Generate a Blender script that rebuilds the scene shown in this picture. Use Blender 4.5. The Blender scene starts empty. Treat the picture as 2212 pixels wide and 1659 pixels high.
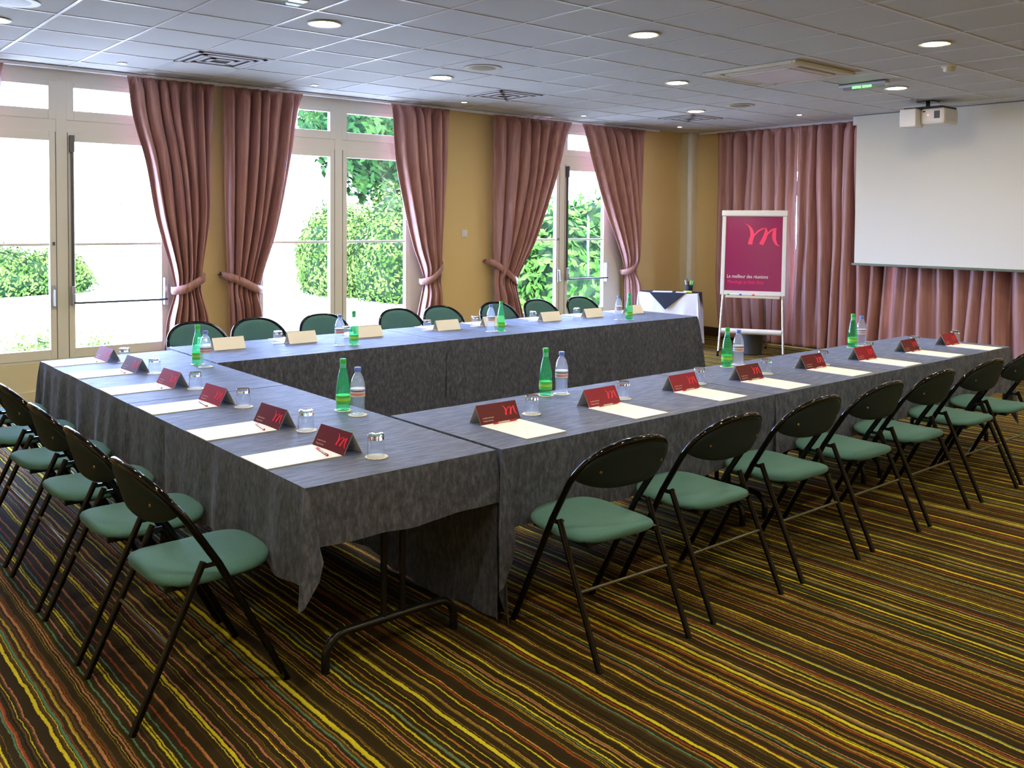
import bpy, bmesh, math, random
from mathutils import Vector, Matrix
random.seed(7)
sc = bpy.context.scene
COL = sc.collection
PI = math.pi

# ------------------------------------------------------------------ camera
W_, H_ = 2212.0, 1659.0
F_, CY_ = 1969.63, 548.1
YAW, PIT, ROL, HC = map(float, (49.7369, 1.9694, 0.4001, 1.6745))
def cam_axes():
    a, p, r = math.radians(YAW), math.radians(PIT), math.radians(ROL)
    fw = Vector((math.cos(a), math.sin(a), 0)); rt = Vector((math.sin(a), -math.cos(a), 0)); up = Vector((0, 0, 1))
    fw, up = math.cos(p)*fw - math.sin(p)*up, math.cos(p)*up + math.sin(p)*fw
    rt, up = math.cos(r)*rt + math.sin(r)*up, math.cos(r)*up - math.sin(r)*rt
    return rt, up, fw
_rt, _up, _fw = cam_axes()
cam = bpy.data.cameras.new('camera'); camo = bpy.data.objects.new('camera', cam); COL.objects.link(camo)
m = Matrix((( _rt.x, _up.x, -_fw.x, 0), (_rt.y, _up.y, -_fw.y, 0), (_rt.z, _up.z, -_fw.z, HC), (0, 0, 0, 1)))
camo.matrix_world = m
cam.sensor_fit = 'HORIZONTAL'; cam.sensor_width = 36.0; cam.lens = F_/W_*36.0
cam.shift_x = 0.0; cam.shift_y = (CY_ - H_/2)/W_
cam.clip_start = 0.05; cam.clip_end = 300
sc.camera = camo

# ------------------------------------------------------------------ world, sun, exposure
SKY_STRENGTH = 30.0
SUN_STRENGTH = 36.0
LAMP_STRENGTH = 165.0
EXPOSURE = 0.72
w = bpy.data.worlds.new('world'); sc.world = w; w.use_nodes = True
bg = w.node_tree.nodes['Background']
bg.inputs[0].default_value = (0.41, 0.56, 1.0, 1); bg.inputs[1].default_value = SKY_STRENGTH
sun = bpy.data.lights.new('sun', 'SUN'); sun.energy = SUN_STRENGTH; sun.angle = 0.03; sun.color = (1, .93, .78)
suno = bpy.data.objects.new('sun', sun); COL.objects.link(suno); suno.location = (4, -6, 12)
suno.rotation_euler = Vector((0.35, 0.55, -0.85)).to_track_quat('-Z', 'Y').to_euler()
sc.view_settings.view_transform = 'Standard'; sc.view_settings.look = 'None'
sc.view_settings.exposure = EXPOSURE; sc.view_settings.gamma = 1.0; sc.view_settings.use_curve_mapping = False
cy = sc.cycles
cy.use_denoising = True; cy.max_bounces = 8; cy.diffuse_bounces = 4; cy.glossy_bounces = 3
cy.transmission_bounces = 8; cy.transparent_max_bounces = 12; cy.caustics_reflective = False; cy.caustics_refractive = False
cy.sample_clamp_indirect = 4.0; cy.sample_clamp_direct = 0

# room numbers
H = 3.03; YW = 8.87; XR = 11.06; XL = -1.6; YN = -2.6; HT = 0.74
WINS = [(2.215, 1.25, .88), (5.02, 1.25, .88), (8.39, 1.2, .80)]      # centre, half opening, half pair of leaves
for cx, hw, _ in WINS:
    pl = bpy.data.lights.new('window_portal', 'AREA'); pl.shape = 'RECTANGLE'; pl.size = 2*hw; pl.size_y = 2.5
    pl.cycles.is_portal = True
    po = bpy.data.objects.new('window_portal', pl); COL.objects.link(po); po.location = (cx, YW+.3, 1.68)
    po.rotation_euler = (-PI/2, 0, 0)

# ------------------------------------------------------------------ helpers
def T(o, label=None, cat=None, group=None, kind=None):
    if label: o['label'] = label
    if cat: o['category'] = cat
    if group: o['group'] = group
    if kind: o['kind'] = kind
    return o
def empty(name, loc=(0, 0, 0), rz=0.0):
    o = bpy.data.objects.new(name, None); COL.objects.link(o); o.location = loc; o.rotation_euler = (0, 0, rz)
    o.empty_display_size = .1
    return o
class MB:
    def __init__(s): s.v = []; s.f = []; s.mi = []; s.m = 0
    def add(s, vs, fs):
        n = len(s.v); s.v += [tuple(v) for v in vs]
        for f in fs: s.f.append([i+n for i in f]); s.mi.append(s.m)
        return s
    def box(s, x0, x1, y0, y1, z0, z1, M=None):
        vs = [(x, y, z) for z in (z0, z1) for y in (y0, y1) for x in (x0, x1)]
        if M: vs = [M @ Vector(v) for v in vs]
        return s.add(vs, [(0, 2, 3, 1), (4, 5, 7, 6), (0, 1, 5, 4), (2, 6, 7, 3), (0, 4, 6, 2), (1, 3, 7, 5)])
    def tube(s, pts, r, n=10, caps=True):
        pts = [Vector(p) for p in pts]; rs = r if isinstance(r, (list, tuple)) else [r]*len(pts)
        rings = []; ref = None
        for i, p in enumerate(pts):
            d = (pts[min(i+1, len(pts)-1)] - pts[max(i-1, 0)]).normalized()
            if ref is None:
                ref = Vector((0, 0, 1)) if abs(d.z) < .9 else Vector((1, 0, 0))
            a = (ref - d*ref.dot(d)).normalized(); b = d.cross(a); ref = a
            rings.append([p + (a*math.cos(2*PI*k/n) + b*math.sin(2*PI*k/n))*rs[i] for k in range(n)])
        vs = [v for ring in rings for v in ring]; fs = []
        for i in range(len(pts)-1):
            for k in range(n):
                fs.append((i*n+k, i*n+(k+1) % n, (i+1)*n+(k+1) % n, (i+1)*n+k))
        if caps:
            fs.append(tuple(reversed(range(n)))); fs.append(tuple(range((len(pts)-1)*n, len(pts)*n)))
        return s.add(vs, fs)
    def lathe(s, prof, n=32, c=(0, 0, 0), wob=None, closed=False):
        vs = []; fs = []; L = len(prof)
        for i, (r, z) in enumerate(prof):
            for k in range(n):
                a = 2*PI*k/n; rr = r*(wob(a, z) if wob else 1)
                vs.append((c[0]+rr*math.cos(a), c[1]+rr*math.sin(a), c[2]+z))
        for i in range(L-1):
            for k in range(n): fs.append((i*n+k, i*n+(k+1) % n, (i+1)*n+(k+1) % n, (i+1)*n+k))
        if closed:
            for k in range(n): fs.append(((L-1)*n+k, (L-1)*n+(k+1) % n, (k+1) % n, k))
        else:
            if prof[0][0] > 1e-5: fs.append(tuple(reversed(range(n))))
            if prof[-1][0] > 1e-5: fs.append(tuple(range((L-1)*n, L*n)))
        return s.add(vs, fs)
    def grid(s, fn, nu, nv):
        vs = [fn(i/nu, j/nv) for j in range(nv+1) for i in range(nu+1)]
        return s.add(vs, [(j*(nu+1)+i, j*(nu+1)+i+1, (j+1)*(nu+1)+i+1, (j+1)*(nu+1)+i) for j in range(nv) for i in range(nu)])
    def prism(s, poly, z0, z1, M=None):
        n = len(poly); vs = [(x, y, z0) for x, y in poly] + [(x, y, z1) for x, y in poly]
        if M: vs = [M @ Vector(v) for v in vs]
        return s.add(vs, [tuple(reversed(range(n))), tuple(range(n, 2*n))] + [(i, (i+1) % n, (i+1) % n+n, i+n) for i in range(n)])
    def build(s, name, mat, parent=None, smooth=False, bevel=0, weld=False, angle=40):
        me = bpy.data.meshes.new(name); me.from_pydata(s.v, [], s.f)
        mats = mat if isinstance(mat, (list, tuple)) else [mat]
        for mm in mats: me.materials.append(mm)
        for p, k in zip(me.polygons, s.mi): p.material_index = k
        if weld:
            bm = bmesh.new(); bm.from_mesh(me); bmesh.ops.remove_doubles(bm, verts=bm.verts, dist=1e-5)
            bmesh.ops.recalc_face_normals(bm, faces=bm.faces); bm.to_mesh(me); bm.free()
        if smooth:
            me.shade_smooth()
            try: me.set_sharp_from_angle(angle=math.radians(angle))
            except Exception: pass
        me.update()
        o = bpy.data.objects.new(name, me); COL.objects.link(o)
        if parent: o.parent = parent
        if bevel:
            b = o.modifiers.new('bevel', 'BEVEL'); b.width = bevel; b.segments = 2; b.limit_method = 'ANGLE'
        return o
def dup(root, loc=None, rz=None):
    def cp(o, par):
        c = o.copy(); COL.objects.link(c)
        if par: c.parent = par
        for ch in list(o.children): cp(ch, c)
        return c
    r = cp(root, None)
    if loc is not None: r.location = loc
    if rz is not None: r.rotation_euler = (0, 0, rz)
    return r
def interp(tab, x):
    if x <= tab[0][0]: return tab[0][1:]
    for a, b in zip(tab, tab[1:]):
        if x <= b[0]:
            t = (x-a[0])/(b[0]-a[0]); return tuple(p+(q-p)*t for p, q in zip(a[1:], b[1:]))
    return tab[-1][1:]
def smooth_tab(tab, x):      # catmull-rom through the table
    n = len(tab)
    if x <= tab[0][0]: return tab[0][1:]
    if x >= tab[-1][0]: return tab[-1][1:]
    for i in range(n-1):
        if x <= tab[i+1][0]:
            a, b = tab[i], tab[i+1]; p = tab[max(i-1, 0)]; q = tab[min(i+2, n-1)]
            t = (x-a[0])/(b[0]-a[0]); out = []
            for k in range(1, len(a)):
                ma = (b[k]-p[k])/(b[0]-p[0])*(b[0]-a[0]); mb = (q[k]-a[k])/(q[0]-a[0])*(b[0]-a[0])
                t2, t3 = t*t, t*t*t
                out.append((2*t3-3*t2+1)*a[k]+(t3-2*t2+t)*ma+(-2*t3+3*t2)*b[k]+(t3-t2)*mb)
            return tuple(out)

# ------------------------------------------------------------------ materials
def pmat(name, col, rough=.5, metal=0, spec=.5, emis=None, es=0, trans=0, ior=1.45, sheen=0, sheen_tint=None, coat=0, alpha=1):
    mt = bpy.data.materials.new(name); mt.use_nodes = True
    b = mt.node_tree.nodes['Principled BSDF']; I = b.inputs
    I['Base Color'].default_value = (*col, 1); I['Roughness'].default_value = rough; I['Metallic'].default_value = metal
    I['Specular IOR Level'].default_value = spec; I['IOR'].default_value = ior
    I['Transmission Weight'].default_value = trans
    if sheen:
        I['Sheen Weight'].default_value = sheen; I['Sheen Roughness'].default_value = .4
        if sheen_tint: I['Sheen Tint'].default_value = (*sheen_tint, 1)
    if coat: I['Coat Weight'].default_value = coat; I['Coat Roughness'].default_value = .05
    if emis: I['Emission Color'].default_value = (*emis, 1); I['Emission Strength'].default_value = es
    return mt
class NT:
    def __init__(s, mt): s.t = mt.node_tree; s.b = s.t.nodes.get('Principled BSDF'); s.pos = None
    def node(s, typ, **k):
        n = s.t.nodes.new(typ)
        for a, v in k.items(): setattr(n, a, v)
        return n
    def link(s, a, b): s.t.links.new(a, b)
    def val(s, sock, v):
        if hasattr(v, 'is_output') or hasattr(v, 'links'): s.link(v, sock)
        else: sock.default_value = v
    def math(s, op, a, b=0.0, c=0.0, clamp=False):
        n = s.node('ShaderNodeMath', operation=op, use_clamp=clamp)
        s.val(n.inputs[0], a); s.val(n.inputs[1], b)
        if op in ('MULTIPLY_ADD', 'SMOOTH_MIN', 'COMPARE', 'WRAP'): s.val(n.inputs[2], c)
        return n.outputs[0]
    def coords(s, kind='Object'):
        n = s.node('ShaderNodeTexCoord'); return n.outputs[kind]
    def geo(s): return s.node('ShaderNodeNewGeometry').outputs['Position']
    def mapping(s, vec, scale=(1, 1, 1), rot=(0, 0, 0), loc=(0, 0, 0)):
        n = s.node('ShaderNodeMapping'); s.link(vec, n.inputs[0]); n.inputs['Scale'].default_value = scale
        n.inputs['Rotation'].default_value = rot; n.inputs['Location'].default_value = loc; return n.outputs[0]
    def noise(s, vec, scale=5, detail=3, rough=.5, out='Fac'):
        n = s.node('ShaderNodeTexNoise'); s.link(vec, n.inputs['Vector']); n.inputs['Scale'].default_value = scale
        n.inputs['Detail'].default_value = detail; n.inputs['Roughness'].default_value = rough; return n.outputs[out]
    def ramp(s, fac, stops):
        n = s.node('ShaderNodeValToRGB'); s.link(fac, n.inputs[0]); e = n.color_ramp.elements
        while len(e) < len(stops): e.new(.5)
        for i, (p, c) in enumerate(stops):
            e[i].position = p; e[i].color = (*c, 1) if len(c) == 3 else c
        return n.outputs[0]
    def mix(s, fac, a, b):
        n = s.node('ShaderNodeMix', data_type='RGBA'); s.val(n.inputs[0], fac)
        for sk, v in ((n.inputs[6], a), (n.inputs[7], b)):
            if isinstance(v, tuple): sk.default_value = (*v, 1)
            else: s.link(v, sk)
        return n.outputs[2]
    def bump(s, h, strength=.3, dist=.01):
        n = s.node('ShaderNodeBump'); s.link(h, n.inputs['Height']); n.inputs['Strength'].default_value = strength
        n.inputs['Distance'].default_value = dist; s.link(n.outputs[0], s.b.inputs['Normal']); return n

def m_carpet():
    mt = pmat('carpet', (.05, .03, .01), rough=.95, spec=.1); n = NT(mt)
    P = n.geo(); sep = n.node('ShaderNodeSeparateXYZ'); n.link(P, sep.inputs[0])
    x = sep.outputs[0]
    big = n.noise(n.mapping(P, (1.5, 5, 1)), 1.0, 2, .5)
    fine = n.noise(n.mapping(P, (60, 24, 1)), 1.0, 2, .6)
    fine2 = n.noise(n.mapping(P, (160, 90, 1)), 1.0, 1, .5)
    xx = n.math('ADD', x, n.math('MULTIPLY', n.math('SUBTRACT', big, .5), .022))
    xx = n.math('ADD', xx, n.math('MULTIPLY', n.math('SUBTRACT', fine, .5), .009))
    xx = n.math('ADD', xx, n.math('MULTIPLY', n.math('SUBTRACT', fine2, .5), .006))
    base = n.mix(n.math('MULTIPLY', n.noise(n.mapping(xx_vec(n, xx), (14, 1, 1)), 1.0, 1, .5), 1.0),
                 (.018, .012, .005), (.055, .039, .012))
    layers = [  # freq, width(cell frac), seed, presence, colour
        (19, .11, 11, .70, (.11, .06, .016)), (16, .10, 3, .60, (.32, .065, .018)), (17, .075, 57, .7, (.40, .25, .03)), (23, .09, 13, .5, (.17, .11, .02)),
        (15, .075, 29, .65, (.50, .20, .11)), (8.2, .045, 71, .75, (.10, .26, .14)),
        (7.6, .062, 5, .9, (.76, .67, .026)), (12.7, .050, 91, .75, (.64, .55, .028)), (12.3, .06, 43, .45, (.012, .006, .004))]
    col = base
    for f, wd, seed, pres, c in layers:
        u = n.math('MULTIPLY', xx, f); i = n.math('FLOOR', u); fr = n.math('FRACT', u)
        wn = n.node('ShaderNodeTexWhiteNoise', noise_dimensions='1D'); n.link(n.math('ADD', i, seed*13.7), wn.inputs['W'])
        r1 = wn.outputs['Value']
        wn2 = n.node('ShaderNodeTexWhiteNoise', noise_dimensions='1D'); n.link(n.math('ADD', i, seed*7.3+.5), wn2.inputs['W'])
        cen = n.math('MULTIPLY_ADD', r1, .6, .2)
        d = n.math('ABSOLUTE', n.math('SUBTRACT', fr, cen))
        ww = n.math('MULTIPLY_ADD', wn2.outputs['Value'], wd*.9, wd*.35)
        k = n.math('MULTIPLY', n.math('SUBTRACT', ww, d), 3.0/wd, clamp=True)
        on = n.math('LESS_THAN', wn2.outputs['Value'], pres)
        col = n.mix(n.math('MULTIPLY', n.math('MULTIPLY', k, on), .92), col, c)
    pile = n.noise(n.mapping(P, (1, 1, 1)), 260, 2, .6)
    col = n.mix(n.math('MULTIPLY', n.math('SUBTRACT', .75, pile, clamp=True), .9, clamp=True), col, (.012, .008, .004))
    n.link(col, n.b.inputs['Base Color']); n.bump(pile, .6, .006)
    return mt
def xx_vec(n, xx):
    c = n.node('ShaderNodeCombineXYZ'); n.link(xx, c.inputs[0]); return c.outputs[0]
def m_cloth():
    mt = pmat('charcoal_suede', (.09, .09, .10), rough=.62, spec=.45, sheen=.22, sheen_tint=(.60, .72, 1)); n = NT(mt)
    P = n.geo(); nr = n.node('ShaderNodeNewGeometry').outputs['Normal']
    s = n.node('ShaderNodeSeparateXYZ'); n.link(nr, s.inputs[0])
    top = n.math('GREATER_THAN', n.math('ABSOLUTE', s.outputs[2]), .7)
    streak_side = n.noise(n.mapping(P, (1.6, 1.6, .7)), 34, 4, .7)
    streak_top = n.noise(n.mapping(P, (.35, 2.2, 1)), 26, 4, .7)
    f = n.math('ADD', n.math('MULTIPLY', streak_top, top), n.math('MULTIPLY', streak_side, n.math('SUBTRACT', 1.0, top)))
    col = n.ramp(f, [(.28, (.022, .028, .046)), (.50, (.060, .071, .106)), (.74, (.135, .148, .192))])
    n.link(col, n.b.inputs['Base Color']); n.link(n.ramp(f, [(.3, (.68,)*3), (.7, (.50,)*3)]), n.b.inputs['Roughness'])
    n.bump(n.noise(P, 220, 2), .15, .002)
    return mt
def m_curtain():
    mt = pmat('mauve_satin', (.30, .125, .105), rough=.42, spec=.40, sheen=.10, sheen_tint=(.55, .35, .9)); n = NT(mt)
    P = n.geo(); f = n.noise(n.mapping(P, (6, 6, .3)), 6, 3, .6)
    n.link(n.ramp(f, [(.3, (.30, .145, .14)), (.6, (.42, .22, .18)), (.8, (.48, .27, .22))]), n.b.inputs['Base Color'])
    n.bump(n.noise(n.mapping(P, (1, 1, .25)), 60, 3), .12, .004)
    return mt
def m_fabric():
    mt = pmat('teal_upholstery', (.06, .16, .13), rough=.9, spec=.2, sheen=.08); n = NT(mt)
    P = n.coords('Object'); f = n.noise(P, 420, 2, .7); g = n.noise(P, 9, 2)
    n.link(n.mix(n.math('MULTIPLY', g, .5), n.ramp(f, [(.3, (.045, .118, .108)), (.7, (.11, .24, .205))]), (.055, .15, .16)), n.b.inputs['Base Color'])
    n.bump(f, .4, .002)
    return mt
def m_wall(name, col):
    mt = pmat(name, col, rough=.85, spec=.3); n = NT(mt)
    f = n.noise(n.geo(), 90, 3); n.bump(f, .12, .003)
    g = n.noise(n.geo(), 1.3, 2)
    n.link(n.mix(n.math('MULTIPLY', g, .25), col, tuple(c*.86 for c in col)), n.b.inputs['Base Color'])
    return mt
def m_leaf(name, a, b, sc_=3.0):
    mt = pmat(name, a, rough=.9, spec=.04); n = NT(mt)
    n.link(n.ramp(n.noise(n.geo(), sc_, 3, .7), [(.35, a), (.65, b)]), n.b.inputs['Base Color'])
    return mt
def m_thin_glass(name, f=.06, tint=(1, 1, 1)):
    mt = bpy.data.materials.new(name); mt.use_nodes = True; t = mt.node_tree; t.nodes.remove(t.nodes['Principled BSDF'])
    tr = t.nodes.new('ShaderNodeBsdfTransparent'); tr.inputs[0].default_value = (*tint, 1)
    gl = t.nodes.new('ShaderNodeBsdfGlossy'); gl.inputs['Roughness'].default_value = .02
    mx = t.nodes.new('ShaderNodeMixShader'); mx.inputs[0].default_value = f
    t.links.new(tr.outputs[0], mx.inputs[1]); t.links.new(gl.outputs[0], mx.inputs[2])
    t.links.new(mx.outputs[0], t.nodes['Material Output'].inputs[0]); return mt

def m_vessel(name, tint, dif, kd):
    mt = bpy.data.materials.new(name); mt.use_nodes = True; t = mt.node_tree; t.nodes.remove(t.nodes['Principled BSDF'])
    tr = t.nodes.new('ShaderNodeBsdfTransparent'); tr.inputs[0].default_value = (*tint, 1)
    gl = t.nodes.new('ShaderNodeBsdfGlossy'); gl.inputs['Roughness'].default_value = .03
    df = t.nodes.new('ShaderNodeBsdfTranslucent'); df.inputs[0].default_value = (*dif, 1)
    lw = t.nodes.new('ShaderNodeLayerWeight'); lw.inputs[0].default_value = .5
    pw = t.nodes.new('ShaderNodeMath'); pw.operation = 'POWER'; pw.inputs[1].default_value = 4.0; t.links.new(lw.outputs['Facing'], pw.inputs[0])
    fr = t.nodes.new('ShaderNodeMath'); fr.operation = 'MULTIPLY_ADD'; fr.inputs[1].default_value = .75; fr.inputs[2].default_value = .05; t.links.new(pw.outputs[0], fr.inputs[0])
    m1 = t.nodes.new('ShaderNodeMixShader'); m1.inputs[0].default_value = kd
    mx = t.nodes.new('ShaderNodeMixShader'); t.links.new(fr.outputs[0], mx.inputs[0])
    t.links.new(tr.outputs[0], m1.inputs[1]); t.links.new(df.outputs[0], m1.inputs[2])
    t.links.new(m1.outputs[0], mx.inputs[1]); t.links.new(gl.outputs[0], mx.inputs[2])
    t.links.new(mx.outputs[0], t.nodes['Material Output'].inputs[0]); return mt

M = dict(
    green=m_vessel('green_glass', (.45, .93, .60), (.10, .75, .35), .13), water=m_vessel('clear_plastic', (.88, .92, .96), (.9, .92, 1), .17), wallglass=m_vessel('tumbler_glass', (.96, .97, .98), (.9, .95, 1), .05),
    carpet=m_carpet(), cloth=m_cloth(), curtain=m_curtain(), fabric=m_fabric(),
    wall=m_wall('ochre_wall', (.72, .54, .25)), panel=m_wall('cream_panel', (.68, .62, .42)),
    ceil=m_wall('ceiling_tile', (.60, .60, .575)), tbar=pmat('ceiling_bar', (.62, .62, .60), rough=.35, spec=.6),
    wood=pmat('dark_wood', (.035, .016, .009), rough=.45), frame=pmat('window_white', (.74, .73, .66), rough=.35),
    rail=pmat('rail_white', (.8, .8, .82), rough=.3), gasket=pmat('gasket', (.04, .05, .06), rough=.6),
    pane=m_thin_glass('window_glass', .03), metal=pmat('brushed_metal', (.55, .56, .58), rough=.3, metal=1),
    dmetal=pmat('dark_metal', (.10, .11, .12), rough=.35, metal=.8), brass=pmat('screw_brass', (.28, .2, .09), rough=.35, metal=1),
    black=pmat('black_lacquer', (.002, .002, .0025), rough=.07, spec=.38), blackleg=pmat('black_metal', (.007, .007, .007), rough=.25, spec=.4),
    shell=pmat('dark_shell', (.010, .021, .026), rough=.6, spec=.3), paper=pmat('white_paper', (.93, .95, 1.0), rough=.6),
    card_red=pmat('card_red', (.105, .010, .014), rough=.4, spec=.3), card_red2=pmat('card_crimson', (.25, .008, .024), rough=.4, spec=.3),
    card_white=pmat('card_cream', (.86, .84, .76), rough=.5), logo=pmat('logo_red', (.80, .02, .06), rough=.35),
    letter=pmat('lettering_cream', (.75, .6, .5), rough=.4), pen=pmat('pen_red', (.45, .01, .04), rough=.2), pen_clear=pmat('pen_clear', (.55, .42, .35), rough=.15),
    pen_tip=pmat('pen_tip', (.16, .08, .03), rough=.3),
    coaster=pmat('paper_coaster', (.78, .76, .68), rough=.8), glass=pmat('clear_glass', (1, 1, 1), rough=.0, trans=1, ior=1.5),
    
    cap_g=pmat('green_cap', (.03, .45, .06), rough=.35), cap_b=pmat('blue_cap', (.12, .2, .7), rough=.35),
    foil_g=pmat('green_foil', (.12, .62, .42), rough=.3), label_g=pmat('green_label', (.10, .60, .10), rough=.4),
    label_c=pmat('pale_label', (.78, .72, .74), rough=.4), label_red=pmat('label_red', (.70, .28, .30), rough=.4), label_blue=pmat('label_blue', (.05, .12, .40), rough=.4),
    label_yg=pmat('label_yellow_green', (.35, .75, .10), rough=.4),
    screen=pmat('screen_white', (.74, .73, .65), rough=.8), bar=pmat('screen_bar', (.10, .12, .06), rough=.4),
    plastic=pmat('cream_plastic', (.62, .58, .46), rough=.4), plastic_w=pmat('white_plastic', (.75, .75, .75), rough=.35),
    vent_dark=pmat('vent_dark', (.05, .045, .035), rough=.6), mesh=pmat('speaker_mesh', (.22, .19, .11), rough=.5),
    lamp=pmat('lamp_glow', (1, .9, .6), emis=(1, .85, .60), es=LAMP_STRENGTH), spot=pmat('spot_glow', (1, .9, .8), emis=(1, .86, .66), es=60),
    led=pmat('led_green', (.1, .8, .1), emis=(.12, 1, .12), es=2.2), red_led=pmat('led_red', (1, .2, .2), emis=(1, .15, .15), es=2),
    poster=pmat('poster_plum', (.26, .018, .085), rough=.22, spec=.22), poster_logo=pmat('poster_pink', (.85, .03, .12), rough=.25),
    linen=m_wall('white_linen', (.78, .78, .80)), navy=pmat('black_overlay', (.010, .012, .025), rough=.8),
    ground=m_wall('pale_gravel', (.72, .72, .70)),
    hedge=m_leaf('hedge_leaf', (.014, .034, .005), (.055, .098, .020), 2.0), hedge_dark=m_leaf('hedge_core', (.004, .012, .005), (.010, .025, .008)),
    tree=m_leaf('tree_leaf', (.004, .018, .006), (.020, .050, .010), 1.0), shrub=m_leaf('shrub_leaf', (.007, .034, .004), (.040, .100, .016), 2.5),
    trunk=pmat('bark', (.10, .10, .11), rough=.9), post=pmat('lamp_post_grey', (.030, .036, .055), rough=.5),
    yellow=pmat('marker_yellow', (.7, .75, .05), rough=.4), blue=pmat('marker_blue', (.03, .1, .6), rough=.4), redp=pmat('marker_red', (.7, .05, .05), rough=.4),
    bin=pmat('bin_grey', (.045, .045, .042), rough=.45), flower=pmat('flower', (.55, .40, .25), rough=.7))

# ------------------------------------------------------------------ the room
def struct(o): o['kind'] = 'structure'; return o
struct(MB().box(XL, XR, YN, YW, -.06, 0).build('floor', M['carpet']))
struct(MB().box(XL-.2, XR+.25, YN-.2, YW+.25, H, H+.15).build('ceiling', M['ceil']))
tb = MB(); TS, TX, TY = .6156, 4.0909, 4.1129
k = math.ceil((XL-TX)/TS)
while TX+k*TS < XR:
    x = TX+k*TS; tb.box(x-.011, x+.011, YN, YW, H-.004, H+.001); k += 1
k = math.ceil((YN-TY)/TS)
while TY+k*TS < YW:
    y = TY+k*TS; tb.box(XL, XR, y-.011, y+.011, H-.0045, H+.001); k += 1
struct(tb.build('trim_1', M['tbar']))
# window wall with three openings
ZS, ZT = .39, 3.02
wl = MB(); edges = [XL-.2]
for cx, hw, _ in WINS: edges += [cx-hw, cx+hw]
edges.append(XR+.25)
for i in range(0, len(edges), 2): wl.box(edges[i], edges[i+1], YW, YW+.25, 0, H)
for cx, hw, _ in WINS: wl.box(cx-hw, cx+hw, YW, YW+.25, ZT, H)
struct(wl.build('wall_far', M['wall']))
pn = MB()
for cx, hw, _ in WINS:
    pn.box(cx-hw, cx+hw, YW+.01, YW+.24, 0, ZS)
    pn.box(cx-hw, cx+hw, YW-.008, YW+.01, 0, .145)
struct(pn.build('trim_2', M['panel']))
struct(MB().box(10.84, XR, 8.74, YW, 0, H).build('trim_3', M['panel']))     # boxed pipe in the corner
# right wall with an opening behind the curtains
rw = MB(); rw.box(XR, XR+.25, 7.6, YW, 0, H).box(XR, XR+.25, YN-.2, 4.6, 0, H).box(XR, XR+.25, 4.6, 7.6, 0, .3).box(XR, XR+.25, 4.6, 7.6, 2.5, H)
struct(rw.build('wall_right', M['wall']))
struct(MB().box(XL-.2, XL, YN-.2, YW, 0, H).build('wall_left', M['wall']))
struct(MB().box(XL, XR, YN-.2, YN, 0, H).build('wall_near', M['wall']))
struct(MB().box(XR-.018, XR, YN, 8.74, 0, .135).build('baseboard_right', M['wood']))
bb = MB()
for i in range(0, len(edges), 2): bb.box(max(edges[i], XL), min(edges[i+1], 10.84), YW-.018, YW, 0, .135)
struct(bb.build('baseboard_far', M['wood']))

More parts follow.
